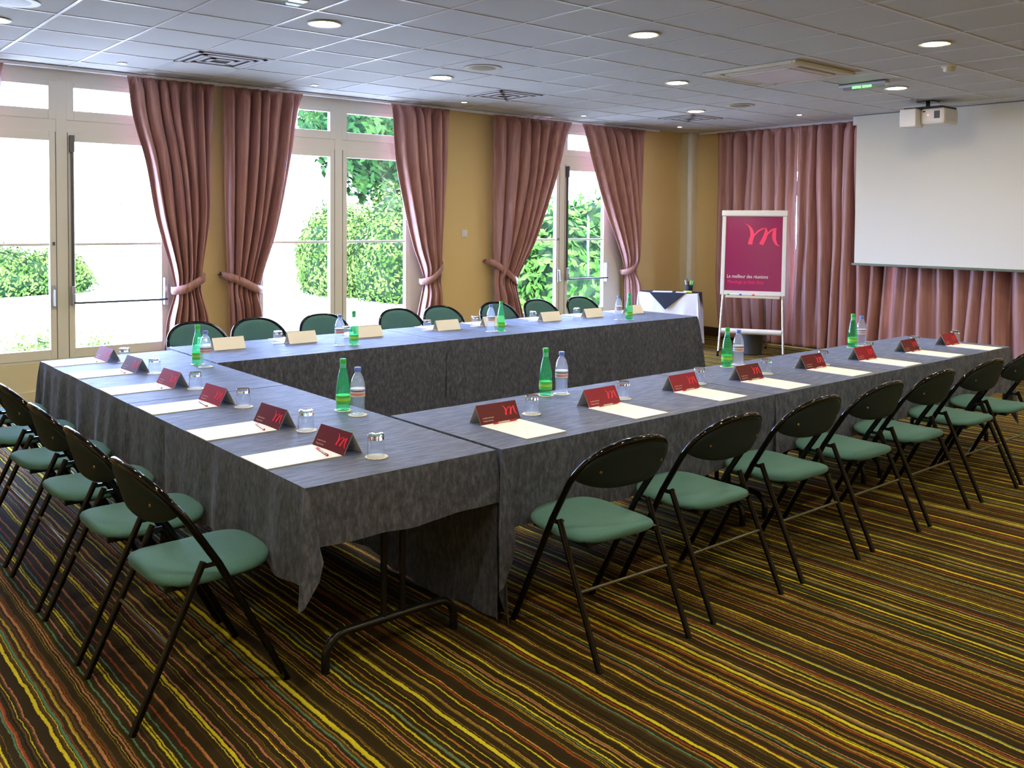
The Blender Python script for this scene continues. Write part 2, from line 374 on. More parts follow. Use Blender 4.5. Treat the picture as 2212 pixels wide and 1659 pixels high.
def window(idx, cx, hw, hl):
    r = struct(empty('window_%d' % idx, (cx, YW, 0)))
    y0, y1 = .015, .085
    f = MB()
    # outer frame, head, transom, centre post
    f.box(-hw, -hl-.06, y0, y1, ZS, ZT).box(hl+.06, hw, y0, y1, ZS, ZT)
    f.box(-hl-.06, hl+.06, y0, y1, ZS, ZS+.03).box(-hl-.06, hl+.06, y0, y1, 2.455, 2.57).box(-hl-.06, hl+.06, y0, y1, 2.905, ZT)
    f.box(-.045, .045, y0-.005, y1, ZS, 2.92)
    o = struct(f.build('window_frame', M['frame'], r, bevel=.004))
    gk = MB()
    for s in (-1, 1):
        gk.box(*sorted((s*.047, s*.052)), y0-.010, y0, ZS+.03, 2.455)
    struct(gk.build('gasket', M['gasket'], r))
    for s in (-1, 1):
        # leaf: stiles and rails in its own local frame
        a, b = .042, hl+.063
        gl, gr = .105, hl-.0
        if s < 0: xs = (-b, -a, -gr, -gl)
        else: xs = (a, b, gl, gr)
        x0, x1, g0, g1 = xs
        lf = MB()
        lf.box(x0, g0, y0-.008, y1-.02, ZS+.026, 2.458).box(g1, x1, y0-.008, y1-.02, ZS+.026, 2.458)
        lf.box(g0, g1, y0-.008, y1-.02, ZS+.026, .505).box(g0, g1, y0-.008, y1-.02, 2.375, 2.458)
        lf.box(g0, g1, y0+.005, y1-.03, 1.435, 1.46)
        sash = struct(lf.build('sash', M['frame'], r, bevel=.004))
        struct(MB().box(g0-.004, g1+.004, y0+.022, y0+.028, .5, 2.38).build('pane', M['pane'], sash))
        if s > 0 and idx != 2:
            h = MB(); h.box(.062, .098, -.035, .01, .90, 1.07); h.box(.07, .09, -.06, -.03, .90, 1.0)
            struct(h.build('lock_case', M['metal'], sash, bevel=.004))
            h = MB(); h.box(.062, .10, -.03, .01, 2.28, 2.43).box(.074, .090, -.022, .006, 1.0, 2.3)
            struct(h.build('lock_rod', M['dmetal'], sash))
            h = MB(); h.tube([(.08, -.05, .92), (.10, -.075, .92), (hl-.02, -.075, .915), (hl+.04, -.04, .915)], .011)
            struct(h.build('push_bar', M['dmetal'], sash, smooth=True))
            h = MB(); h.box(hl+.01, hl+.045, -.05, .006, .86, 1.12)
            struct(h.build('push_bar_bracket', M['metal'], sash, bevel=.004))
        if s < 0 and idx != 2:
            h = MB(); h.box(-.085, -.062, -.01, .008, .88, 1.08); h.tube([(-.073, -.01, 1.04), (-.073, -.045, 1.04), (-.073, -.05, .90)], .009)
            struct(h.build('handle', M['metal'], sash, smooth=True))
            h = MB(); h.box(-.082, -.066, -.012, .008, 1.44, 1.47); struct(h.build('latch', M['dmetal'], sash))
        # fanlight
        fl = MB(); ff0, ff1 = (x0, x1)
        fl.box(ff0, g0, y0-.006, y1-.02, 2.566, 2.908).box(g1, ff1, y0-.006, y1-.02, 2.566, 2.908)
        fl.box(g0, g1, y0-.006, y1-.02, 2.566, 2.655).box(g0, g1, y0-.006, y1-.02, 2.86, 2.908)
        fan = struct(fl.build('fanlight', M['frame'], r, bevel=.004))
        struct(MB().box(g0-.004, g1+.004, y0+.022, y0+.028, 2.65, 2.865).build('pane', M['pane'], fan))
    return r
for i, (cx, hw, hl) in enumerate(WINS): window(i+1, cx, hw, hl)
w4 = struct(empty('window_4', (XR, 6.1, 0)))
wf = MB(); wf.box(.05, .11, -1.5, -1.4, .3, 2.5).box(.05, .11, 1.4, 1.5, .3, 2.5).box(.05, .11, -1.4, 1.4, .3, .4).box(.05, .11, -1.4, 1.4, 2.4, 2.5).box(.05, .11, -.04, .04, .4, 2.4)
struct(wf.build('window_frame', M['frame'], w4)); struct(MB().box(.075, .081, -1.4, 1.4, .4, 2.4).build('pane', M['pane'], w4))
# curtain rails
def rail(pts, label):
    b = MB(); (x0, y0), (x1, y1) = pts
    if y0 == y1: b.box(x0, x1, y0-.02, y0+.02, H-.035, H-.0045)
    else: b.box(x0-.02, x0+.02, y0, y1, H-.035, H-.0045)
    return T(b.build('curtain_rail', M['rail'], bevel=.004), label, 'curtain rail', 'curtain rails along the ceiling edge')
rail([(-.3, 8.76), (3.62, 8.76)], 'white ceiling curtain rail over the leftmost glazed door')
rail([(3.63, 8.76), (6.95, 8.76)], 'white ceiling curtain rail over the middle glazed door and the wall switch')
rail([(6.96, 8.76), (10.2, 8.76)], 'white ceiling curtain rail over the glazed door nearest the corner')
rail([(10.93, 2.9), (10.93, 8.6)], 'white ceiling curtain rail on the right wall behind the flip chart')

# ------------------------------------------------------------------ curtains
def curtain(tab, n, label, ybase=8.76, along='x', seed=1, tie=None, amp=.066, nv=70, group=None, zb=.03, head=.10):
    rnd = random.Random(seed)
    ph = [rnd.uniform(-.9, .9) for _ in range(8)]; am = [rnd.uniform(.55, 1.25) for _ in range(n*2+4)]
    root = empty('curtain', (0, 0, 0)); T(root, label, 'curtain', group)
    zt = tab[-1][0]
    b = MB(); nu = n*20
    tz = tie[2] if tie else None
    def fn(u, v):
        z = zb + (zt-zb)*v
        xl, xr = smooth_tab(tab, z)
        wd = xr-xl
        q = u + .022*math.sin(2*PI*(2.3*u)+ph[0]+1.0*z) + .006*math.sin(2*PI*5*u+ph[1]-z)
        a = 2*PI*n*u
        top = max(0, min(1, (z-(zt-head))/head))
        k = am[int(u*n*2) % len(am)]*(1-top) + top
        dr = .7*math.sin(z*1.3+ph[2]+4*u)*(1-top)
        sa = math.sin(a+dr); w1 = (abs(sa)**.7)*(1 if sa > 0 else -1) + .22*math.sin(2*a+ph[3]+z*.5) + .35*math.sin(a*.5+ph[4])*(1-top)
        A = amp*1.2*(.85+.15*k)*(1-.68*top)*min(1, .30+3.2*u*(1-u))
        if tz is not None:
            g = math.exp(-((z-tz)/.10)**2); A = A*(1-.62*g)
            if z < tz: A *= 1.15
        pleat = top*(.013*math.sin(4*a)) if top > 0 else 0
        d = A*w1*k + pleat
        bow = 0
        if tz is not None and z > tz:
            bow = .05*math.sin(PI*min(1, (z-tz)/(zt-tz)))*math.sin(PI*u)
        x = xl + wd*(u + (q-u)*min(1, 6*u*(1-u)) + .15/n*math.sin(a*1+1.3)*(1-top)*min(1, 5*u*(1-u)))
        x = min(max(x, xl), xr)
        y = ybase - .045 + d - bow
        return (x, y, z) if along == 'x' else (y, x, z)
    b.grid(fn, nu, nv)
    o = b.build('fabric_panel', M['curtain'], root, smooth=True, angle=180)
    sol = o.modifiers.new('solid', 'SOLIDIFY'); sol.thickness = .003
    if tie:
        xw, xi, zc, zw = tie     # wall-side x, window-side x, z at bundle, z at hook
        t = MB(); pts = []
        s = 1 if xi > xw else -1
        path = [(xw-s*.02, YW-.01, zw), (xw, ybase-.06, zw-.01), (xw+(xi-xw)*.35, ybase-.125, zw+(zc-zw)*.40), (xw+(xi-xw)*.75, ybase-.125, zw+(zc-zw)*.85), (xi+s*.02, ybase-.05, zc), (xi+s*.02, ybase+.01, zc+.01)]
        N = 24; L = []
        tabp = [(i,)+p for i, p in enumerate(path)]
        for i in range(N+1):
            L.append(smooth_tab(tabp, (len(path)-1)*i/N))
        for h in (0, 1): pts.append([(p[0], p[1]-(.004 if h else 0), p[2]+(-.034 if h == 0 else .034)*(.75+.55*math.sin(PI*i/N))) for i, p in enumerate(L)])
        t.add(pts[0]+pts[1], [(i, i+1, N+2+i, N+1+i) for i in range(N)])
        tt = t.build('tieback', M['curtain'], root, smooth=True, angle=180)
        sm = tt.modifiers.new('solid', 'SOLIDIFY'); sm.thickness = .006
        hk = MB(); hk.tube([(xw-s*.025, YW, zw), (xw-s*.025, YW-.05, zw), (xw-s*.025, YW-.055, zw+.03)], .006, 8)
        hk.build('hook', M['dmetal'], root, smooth=True)
    return root
G = 'tied-back curtains at the window wall'
ZC = 2.995
curtain([(.03, .92, 1.34), (1.02, .98, 1.30), (1.6, .94, 1.36), (2.2, .88, 1.53), (2.75, .86, 1.70), (ZC, .86, 1.73)], 6,
        'mauve curtain cut off by the left picture edge, beside the glazed door', seed=3, tie=(.93, 1.30, 1.0, 1.13), group=G)
curtain([(.03, 3.05, 3.53), (.68, 3.10, 3.49), (1.04, 3.17, 3.42), (1.7, 3.00, 3.515), (2.22, 2.90, 3.53), (2.65, 2.78, 3.55), (ZC, 2.74, 3.56)], 7,
        'mauve satin curtain tied to its right, beside the glazed door with the push bar', seed=5, tie=(3.45, 3.17, 1.0, 1.13), group=G)
curtain([(.03, 3.72, 4.10), (.67, 3.71, 4.05), (1.0, 3.70, 4.03), (1.57, 3.68, 4.21), (2.28, 3.665, 4.37), (2.74, 3.655, 4.45), (ZC, 3.65, 4.51)], 7,
        'mauve satin curtain tied left by the narrow wall strip, left of the middle door', seed=8, tie=(3.68, 4.04, .97, 1.13), group=G)
curtain([(.03, 5.94, 6.34), (.53, 5.97, 6.30), (1.02, 6.05, 6.28), (1.4, 5.91, 6.29), (1.84, 5.78, 6.327), (2.36, 5.655, 6.37), (ZC, 5.60, 6.40)], 6,
        'mauve satin curtain tied to its right, beside the ochre wall with the switch', seed=11, tie=(6.30, 6.04, .98, 1.18), group=G)
curtain([(.03, 7.13, 7.66), (.5, 7.13, 7.56), (.93, 7.11, 7.47), (1.45, 7.09, 7.78), (2.23, 7.085, 8.14), (2.6, 7.08, 8.27), (ZC, 7.076, 8.405)], 7,
        'wide mauve satin curtain tied to its left, right of the wall switch', seed=14, tie=(7.06, 7.46, .93, 1.19), group=G)
curtain([(.03, 9.50, 9.76), (.56, 9.49, 9.746), (1.04, 9.46, 9.70), (1.25, 9.39, 9.73), (1.95, 9.02, 9.80), (2.5, 8.79, 9.83), (ZC, 8.605, 9.845)], 7,
        'mauve satin curtain tied to its right, nearest the room corner', seed=17, tie=(9.72, 9.44, .99, 1.2), group=G)
G2 = 'straight curtains on the right wall'
curtain([(.02, 6.97, 8.16), (.8, 6.945, 8.24), (1.15, 6.928, 8.24), (1.3, 6.938, 8.24), (1.6, 6.948, 8.24), (2.0, 6.938, 8.24), (2.15, 6.928, 8.24), (ZC, 6.928, 8.25)], 8,
        'straight mauve curtain hanging behind the flip chart', ybase=10.95, along='y', seed=21, amp=.06, group=G2)
curtain([(.02, 5.56, 6.955), (.8, 5.53, 6.935), (1.15, 5.515, 6.926), (1.3, 5.51, 6.918), (1.6, 5.51, 6.912), (2.0, 5.51, 6.920), (2.15, 5.51, 6.926), (ZC, 5.51, 6.926)], 8,
        'straight mauve curtain between the flip chart and the projection screen', ybase=10.95, along='y', seed=24, amp=.065, group=G2)
curtain([(.02, 3.0, 5.585), (1.2, 3.0, 5.535), (ZC, 3.0, 5.525)], 14,
        'straight mauve curtain hanging below the projection screen at the right', ybase=10.95, along='y', seed=29, amp=.065, group=G2)

# ------------------------------------------------------------------ ceiling fittings
dl_spots = {(1.33, 7.03): 'white round downlight cut off by the left picture edge', (3.08, 5.64): 'largest lit downlight at the top, left of centre',
  (4.97, 4.42): 'lit downlight at the top, right of the picture centre', (6.81, 3.19): 'lit downlight near the smoke detector',
  (5.03, 6.98): 'lit downlight beside the round ceiling speaker', (6.885, 5.70): 'lit downlight left of the air conditioning cassette',
  (8.73, 4.46): 'lit downlight beside the green emergency light', (8.79, 6.98): 'lit downlight above the corner, beside the small air vent',
  (1.20, 4.42): None, (3.00, 3.19): None, (1.1, 1.95): None, (4.95, 1.95): None, (8.7, 1.95): None, (3.0, .7): None, (6.8, .7): None, (4.9, -.6): None, (8.7, -.6): None, (3.0, -1.8): None, (6.8, -1.8): None, (-.6, 3.19): None, (-.7, .7): None}
def downlight():
    r = empty('downlight')
    b = MB(); b.lathe([(.088, 0), (.112, -.004), (.115, -.008), (.110, -.012), (.090, -.010), (.086, -.002)], 40); b.build('trim_ring', M['plastic'], r, smooth=True)
    b = MB(); b.lathe([(.0885, -.002), (.08, -.010), (.055, -.014), (.0001, -.016)], 40); b.build('diffuser', M['lamp'], r, smooth=True)
    return r
d0 = downlight(); first = True
for (x, y), lab in dl_spots.items():
    o = d0 if first else dup(d0)
    first = False
    o.location = (x, y, H)
    T(o, lab or 'recessed downlight in the ceiling near the viewer, out of the picture', 'ceiling light', 'round recessed downlights')
def spotlight():
    r = empty('spotlight')
    MB().lathe([(.028, 0), (.042, -.003), (.043, -.007), (.029, -.008)], 24, closed=True).build('trim_ring', M['plastic_w'], r, smooth=True)
    MB().lathe([(.030, -.001), (.024, -.006), (.0001, -.008)], 24).build('bulb', M['spot'], r, smooth=True)
    return r
s0 = spotlight(); first = True
for (x, y), lab in {(2.547, 8.24): 'small halogen spot above the leftmost glazed door', (4.39, 8.24): 'small halogen spot above the middle glazed door',
   (6.257, 8.24): 'small halogen spot above the ochre wall with the switch', (8.147, 8.24): 'small halogen spot above the gap between the two rightmost tied curtains',
   (10.06, 8.27): 'small halogen spot nearest the room corner', (10.0, 6.34): 'small halogen spot above the flip chart curtain by the screen'}.items():
    o = s0 if first else dup(s0)
    first = False; o.location = (x, y, H); T(o, lab, 'spotlight', 'small spots along the curtains')
def speaker():
    r = empty('ceiling_speaker')
    MB().lathe([(.115, -.002), (.150, -.006), (.165, -.003), (.165, -.0), (.11, -.0)], 48).build('rim', M['plastic'], r, smooth=True)
    MB().lathe([(.118, -.003), (.09, -.009), (.0001, -.010)], 40).build('grille', M['mesh'], r, smooth=True)
    return r
s0 = speaker(); first = True
for (x, y), lab in {(4.99, 6.31): 'round ceiling speaker above the middle glazed door', (8.74, 6.31): 'flat round ceiling speaker left of the flip chart and screen', (1.31, 6.38): 'round ceiling speaker cut off at the top left corner'}.items():
    o = s0 if first else dup(s0)
    first = False; o.location = (x, y, H-.0045); T(o, lab, 'ceiling speaker', 'round ceiling speakers')
def vent():
    r = empty('air_vent')
    b = MB()
    for k in range(4):
        a = .29-.06*k; c = a-.035; z = -.004-.006*(k % 2)
        for (p, q) in (((-a, a), (c, a)), ((-a, a), (-a, -c)), ):
            b.add([(-a, q[0] if q[0] > 0 else q[0], z), (a, q[0] if q[0] > 0 else q[0], z), (a, q[1], z), (-a, q[1], z)], [(0, 1, 2, 3)])
        b.add([(-a, -a, z), (-c, -a, z), (-c, a, z), (-a, a, z)], [(0, 1, 2, 3)])
        b.add([(c, -a, z), (a, -a, z), (a, a, z), (c, a, z)], [(0, 1, 2, 3)])
    o = b.build('louvres', M['plastic_w'], r); s = o.modifiers.new('solid', 'SOLIDIFY'); s.thickness = .004
    MB().box(-.29, .29, -.29, .29, -.0025, -.0005).build('duct', M['vent_dark'], r)
    return r
s0 = vent(); first = True
for (x, y), lab in {(3.12, 7.51): 'square ceiling air vent between the leftmost glazed door and the middle one', (6.24, 7.51): 'square ceiling air vent above the ochre wall with the switch', (9.35, 7.51): 'square ceiling air vent nearest the room corner'}.items():
    o = s0 if first else dup(s0)
    first = False; o.location = (x, y, H-.004); T(o, lab, 'air vent', 'square ceiling vents')
ac = T(empty('air_conditioner', (7.1, 4.72, H-.002)), 'square ceiling air conditioning cassette with slots, near the green emergency light', 'air conditioner')
b = MB()
def ringbox(b, a, c, z0, z1):
    b.box(-a, a, c, a, z0, z1).box(-a, a, -a, -c, z0, z1).box(-a, -c, -c, c, z0, z1).box(c, a, -c, c, z0, z1)
ringbox(b, .475, .44, -.03, 0); ringbox(b, .37, .31, -.034, 0)

for s in (-1, 1):
    b.box(*sorted((s*.31, s*.44)), .31, .44, -.033, 0); b.box(*sorted((s*.31, s*.44)), -.44, -.31, -.033, 0)
b.build('housing', M['plastic'], ac, bevel=.006)
MB().box(-.305, .305, -.305, .305, -.038, 0).build('intake_grille', M['plastic_w'], ac, bevel=.01)
for k in range(4):
    Mx = Matrix.Rotation(k*PI/2, 4, 'Z')
    MB().box(-.30, .30, .372, .438, -.012, -.008, Mx).build('slot', M['vent_dark'], ac)
    MB().box(-.29, .29, .395, .432, -.026, -.022, Mx).build('flap', M['plastic'], ac)
sd = T(empty('smoke_detector', (7.82, 3.54, H-.0045)), 'small round smoke detector on the ceiling by a downlight', 'smoke detector')
MB().lathe([(.06, 0), (.06, -.015), (.052, -.018)], 28).build('base', M['plastic'], sd, smooth=True)
MB().lathe([(.046, -.018), (.045, -.04), (.035, -.055), (.0001, -.058)], 28).build('sensor', M['plastic'], sd, smooth=True)
def emer(loc, rz, label, lit=True):
    e = T(empty('emergency_light', loc, rz), label, 'emergency light')
    MB().box(-.24, .24, -.045, .045, -.035, 0).build('housing', M['metal'], e, bevel=.012)
    MB().box(-.20, .20, -.035, .035, -.06, -.034).build('cover', m_thin_glass('cover_plastic', .12, (.85, .9, .88)), e, bevel=.01)
    for s in (-1, 1): MB().box(-.045+s*.052, .045+s*.052, -.040, -.036, -.052, -.030).build('led_panel', M['led'] if lit else M['plastic_w'], e)
    return e
emer((8.18, 4.50, H-.0045), -PI/2, 'ceiling emergency light with two green strips, right of the air conditioner')
e2 = emer((2.40, 5.05, H-.0045), 0, 'pale emergency light at the top picture edge, left of the largest downlight', False)

# ------------------------------------------------------------------ projection screen, projector
ps = T(empty('projection_screen', (10.6, 5.91, 0)), 'large blank white projection screen hung from the ceiling at the right', 'projection screen')
MB().box(-.004, .0, -2.75, 0, 1.20, H-.03).build('screen_cloth', M['screen'], ps)
MB().box(-.02, .016, -2.78, .03, 1.17, 1.20).build('bottom_bar', M['bar'], ps, bevel=.005)
MB().box(.001, .09, -2.85, .06, H-.12, H-.005).build('case', M['plastic_w'], ps, bevel=.01)
pj = T(empty('projector', (9.95, 4.72, 0)), 'short throw ceiling projector in front of the projection screen', 'projector')
pj.rotation_euler = (0, 0, 0)
MB().tube([(0, 0, H-.005), (0, 0, H-.075)], .022, 16).box(-.09, .09, -.09, .09, H-.012, H-.005).build('ceiling_mount', M['blackleg'], pj)
MB().box(-.16, .2, -.22, .19, H-.095, H-.075).build('mount_plate', M['blackleg'], pj)
MB().box(-.17, .17, -.26, .0, 2.76, H-.096).build('body', M['plastic_w'], pj, bevel=.03)
MB().box(-.26, -.06, .012, .19, 2.74, H-.096).build('mirror_box', M['plastic_w'], pj, bevel=.012)
MB().box(-.173, -.169, -.21, -.15, 2.82, 2.90).build('air_grille', M['vent_dark'], pj)
MB().box(-.1725, -.168, -.055, -.025, 2.893, 2.908).build('front_window', M['vent_dark'], pj)
MB().lathe([(.0001, 0), (.008, 0), (.008, .004), (.0001, .004)], 12).build('status_light', M['red_led'], pj).matrix_basis = Matrix.Translation((-.176, -.085, 2.86)) @ Matrix.Rotation(PI/2, 4, 'Y')

sw = T(empty('wall_switch', (6.744, YW, 1.534)), 'small square white wall switch on the ochre wall between curtains', 'wall switch')
MB().box(-.045, .045, -.012, 0, -.045, .045).build('plate', M['plastic_w'], sw, bevel=.006)
MB().box(-.028, .028, -.017, -.011, -.028, .028).build('rocker', M['plastic_w'], sw, bevel=.003)

# ------------------------------------------------------------------ logo and lettering
def stroke(b, pts, N=26, z=0.0, M_=None):
    tab = [(i,)+tuple(p) for i, p in enumerate(pts)]
    L = [smooth_tab(tab, (len(pts)-1)*i/N) for i in range(N+1)]
    vs = []
    for i, (x, y, wd) in enumerate(L):
        a = L[max(i-1, 0)]; c = L[min(i+1, N)]
        # pen nib held flat: width runs mostly along x
        dx, dy = c[0]-a[0], c[1]-a[1]; l = math.hypot(dx, dy) or 1
        nx, ny = -dy/l, dx/l
        nx, ny = (nx*.75 + (.25 if nx > 0 else -.25)), ny*.75
        vs += [(x-nx*wd/2, y-ny*wd/2, z), (x+nx*wd/2, y+ny*wd/2, z)]
    b.add(vs, [(2*i, 2*i+1, 2*i+3, 2*i+2) for i in range(N)])
def logo_mesh(s):
    b = MB()
    P = lambda x, y, w_: ((x-350)/350*s, (440-y)/350*s, w_/350*s)
    stroke(b, [P(345, 207, 2), P(385, 228, 14), P(415, 275, 30), P(425, 335, 40), P(412, 385, 42), P(405, 424, 46)])
    stroke(b, [P(408, 405, 6), P(440, 340, 12), P(485, 285, 20), P(545, 252, 12)], z=.00003)
    stroke(b, [P(558, 250, 10), P(562, 300, 34), P(545, 360, 42), P(515, 424, 46)], z=.00006)
    stroke(b, [P(522, 400, 6), P(565, 330, 12), P(615, 275, 22), P(665, 253, 12)], z=.00009)
    stroke(b, [P(652, 252, 18), P(642, 310, 38), P(645, 370, 34), P(668, 420, 22), P(702, 440, 3)], z=.00012)
    return b
def text_mesh(txt, size, name):
    c = bpy.data.curves.new(name, 'FONT'); c.body = txt; c.size = size; c.resolution_u = 2
    o = bpy.data.objects.new(name, c); COL.objects.link(o)
    bpy.context.view_layer.update()
    me = bpy.data.meshes.new_from_object(o.evaluated_get(bpy.context.evaluated_depsgraph_get()))
    bpy.data.objects.remove(o); bpy.data.curves.remove(c); me.name = name
    return me
def text_obj(txt, size, mat, parent, mtx, name='lettering', xscale=1.0):
    me = text_mesh(txt, size, name); me.materials.clear(); me.materials.append(mat)
    o = bpy.data.objects.new(name, me); COL.objects.link(o); o.parent = parent
    o.matrix_basis = mtx @ Matrix.Diagonal((xscale, 1, 1, 1)); return o
def plane_matrix(origin, xdir, ydir):
    x = Vector(xdir).normalized(); y = Vector(ydir).normalized(); z = x.cross(y)
    return Matrix(((x.x, y.x, z.x, origin[0]), (x.y, y.y, z.y, origin[1]), (x.z, y.z, z.z, origin[2]), (0, 0, 0, 1)))

# ------------------------------------------------------------------ tables and cloths
def cloth(x0, x1, y0, y1, drops, tails, label, seed, group, zt=HT, mat=None, name='tablecloth', flare=(1, 1, 1, 1)):
    """drops: S,E,N,W ; tails at SW,SE,NE,NW : (tail drop, width) """
    rnd = random.Random(seed); z = zt
    st = []   # stations: base x,y, out x,y, drop
    corners = [(x0, y0), (x1, y0), (x1, y1), (x0, y1)]
    dirs = [(1, 0), (0, 1), (-1, 0), (0, -1)]; outs = [(0, -1), (1, 0), (0, 1), (-1, 0)]
    for s in range(4):
        a = corners[s]; bb_ = corners[(s+1) % 4]; L = math.hypot(bb_[0]-a[0], bb_[1]-a[1]); d = dirs[s]; o = outs[s]; dp = drops[s]
        n = max(6, int(L/.028)); p1, p2, p3 = [rnd.uniform(0, 6) for _ in range(3)]
        for i in range(n+1):
            t = i/n; q = t*L
            wv = .5+.5*math.sin(q*9+p1)*math.sin(q*3.1+p2); fl = .006 + dp*.050*wv + (.010*math.sin(q*19+p1)*math.sin(q*4.3+p2)+.005*math.sin(q*33+p3))*min(1, dp*2.5)
            ee = min(q, L-q); fl *= min(1, .35+ee/.25)*flare[s]
            dd = dp*(1 + .035*math.sin(q*5.3+p2) + .015*math.sin(q*17+p1))
            st.append((a[0]+d[0]*q, a[1]+d[1]*q, o[0]*fl, o[1]*fl, dd))
        td, tw = tails[(s+1) % 4]
        if td > 0:
            o2 = outs[(s+1) % 4]; d2 = dirs[(s+1) % 4]; cx_, cy_ = bb_
            dn = drops[(s+1) % 4]
            g = .7071
            seq = [(.012*o[0]+.004*o2[0], .012*o[1]+.004*o2[1], dp),
                   (tw*.5*(o[0]+o2[0])*g, tw*.5*(o[1]+o2[1])*g, (dp+td)/2),
                   (tw*(o[0]+o2[0])*g, tw*(o[1]+o2[1])*g, td),
                   (tw*.95*(o[0]*.55+o2[0]*.8+d2[0]*.1), tw*.95*(o[1]*.55+o2[1]*.8+d2[1]*.1), td*.97),
                   (tw*(.45*d2[0]+.45*o2[0]), tw*(.45*d2[1]+.45*o2[1]), td*.80),
                   (tw*(.8*d2[0]+.22*o2[0]), tw*(.8*d2[1]+.22*o2[1]), td*.66),
                   (tw*(.35*d2[0]+.14*o2[0]), tw*(.35*d2[1]+.14*o2[1]), (dn*.97 if dn < td*.6 else td*.6)),
                   (.010*o2[0], .010*o2[1], dn)]
            for ox, oy, dd in seq: st.append((cx_, cy_, ox, oy, dd))
    n = len(st); NV = 12; b = MB(); vs = []
    for j in range(NV+1):
        t = j/NV
        for i, (bx, by, ox, oy, dd) in enumerate(st):
            wr = .0025*math.sin(bx*41+t*9+seed)*math.sin(by*37+t*7)*min(1, t*3)
            k_ = t**.85
            l = math.hypot(ox, oy) or 1
            vs.append((bx+ox*k_+ox/l*(.004*min(1, t*8)+wr), by+oy*k_+oy/l*(.004*min(1, t*8)+wr), z-.003*min(1, t*20)-dd*t))
    fs = [(j*n+i, j*n+(i+1) % n, (j+1)*n+(i+1) % n, (j+1)*n+i) for j in range(NV) for i in range(n)]
    fs = [tuple(reversed(f)) for f in fs]
    b.add(vs, fs); b.add([(x0, y0, z), (x1, y0, z), (x1, y1, z), (x0, y1, z)], [(0, 1, 2, 3)])
    o = b.build(name, mat or M['cloth'], smooth=True, angle=50)
    return T(o, label, 'tablecloth', group)
def table(x0, x1, y0, y1, label, along):
    cxm, cym = (x0+x1)/2, (y0+y1)/2
    r = T(empty('folding_table', (cxm, cym, 0)), label, 'table', 'folding tables under the grey cloths')
    hx, hy = (x1-x0)/2-.012, (y1-y0)/2-.012
    MB().box(-hx, hx, -hy, hy, HT-.03, HT-.004).build('tabletop', M['shell'], r, bevel=.004)
    for s in (-1, 1):
        b = MB()
        L = (hy if along == 'y' else hx)-.09; S = (hx if along == 'y' else hy)
        ln = .295; rr = .08; zt = .135
        pts = [(-ln, .0), (-ln, zt-rr)] + [(-ln+rr-rr*math.cos(a), zt-rr+rr*math.sin(a)) for a in (PI/8, PI/4, 3*PI/8, PI/2)]
        pts += [(-x, z) for x, z in reversed(pts)]
        f = (lambda u, z: (u, s*L, z)) if along == 'y' else (lambda u, z: (s*L, u, z))
        b.tube([f(u, z) for u, z in pts], .0165, 12)
        b.tube([f(-.043, zt), f(-.043, HT-.03)], .013, 10).tube([f(.043, zt), f(.043, HT-.03)], .013, 10)
        b.build('leg', M['blackleg'], r, smooth=True)
    return r
GC = 'grey suede tablecloths of the U-shaped layout'
# left run (2 tables), along y
XA, XB = 1.4926, 2.355
table(XA, XB, 2.874, 4.77, 'folding table at the near left corner, its black T-shaped leg showing', 'y')
table(XA, XB, 4.785, 6.55, 'folding table at the far left corner under a grey cloth', 'y')
cloth(XA, XB, 2.874, 4.772, (.215, .715, .33, .345), ((.41, .075), (.73, .055), (.60, .05), (.42, .06)),
      'grey tablecloth of the near left table, short at its near end', 2, GC, flare=(1, .2, .1, .9))
cloth(XA, XB, 4.782, 6.555, (.30, .70, .33, .36), ((.42, .06), (.5, .04), (.55, .06), (.60, .07)),
      'grey tablecloth of the far left table, next to the push-bar door', 4, GC, flare=(.1, .2, 1, 1.25))
# right run (3 tables), along x
XN = [2.372, 4.3265, 5.6326, 7.4914]; Y0, Y1 = 2.864, 3.7013
for i in range(3):
    table(XN[i]+.004, XN[i+1]-.004, Y0, Y1, ['folding table first in the right-hand run, nearest the viewer', 'short middle folding table of the right-hand run', 'folding table last in the right-hand run, by the projection screen'][i], 'x')
    tl = [((.56, .075), (.45, .05), (.5, .04), (.45, .04)), ((.42, .05), (.45, .05), (.45, .04), (.45, .04)), ((.42, .05), (.60, .07), (.6, .06), (.45, .04))][i]
    cloth(XN[i]+(.004 if i else .006), XN[i+1]-.004, Y0, Y1, (.335, .34, .55, .34), tl,
          ['grey tablecloth first in the right-hand run, nearest the viewer', 'grey tablecloth in the middle of the right-hand run', 'grey tablecloth last in the right-hand run, below the screen'][i], 10+i, GC, flare=(.7, 1 if i == 2 else .1, 1, .1))
# back run (3 tables) along x
XK = [2.372, 4.235, 5.487, 7.36]; YB0, YB1 = 5.785, 6.72
for i in range(3):
    table(XK[i]+.004, XK[i+1]-.004, YB0, YB1, ['folding table of the window-side run touching the left corner', 'short middle folding table of the window-side run', 'folding table of the window-side run nearest the white side table'][i], 'x')
    tl = [((.5, .03), (.5, .04), (.45, .04), (.45, .04)), ((.45, .03), (.58, .08), (.45, .04), (.45, .04)), ((.45, .03), (.62, .10), (.6, .06), (.45, .04))][i]
    cloth(XK[i]+.004, XK[i+1]-.004, YB0, YB1, (.60, .40, .33, .36), tl,
          ['grey tablecloth of the window-side run touching the left corner', 'grey tablecloth in the middle of the window-side run', 'grey tablecloth of the window-side run nearest the white side table'][i], 30+i, GC, flare=(1, 1 if i == 2 else .1, 1, .1))

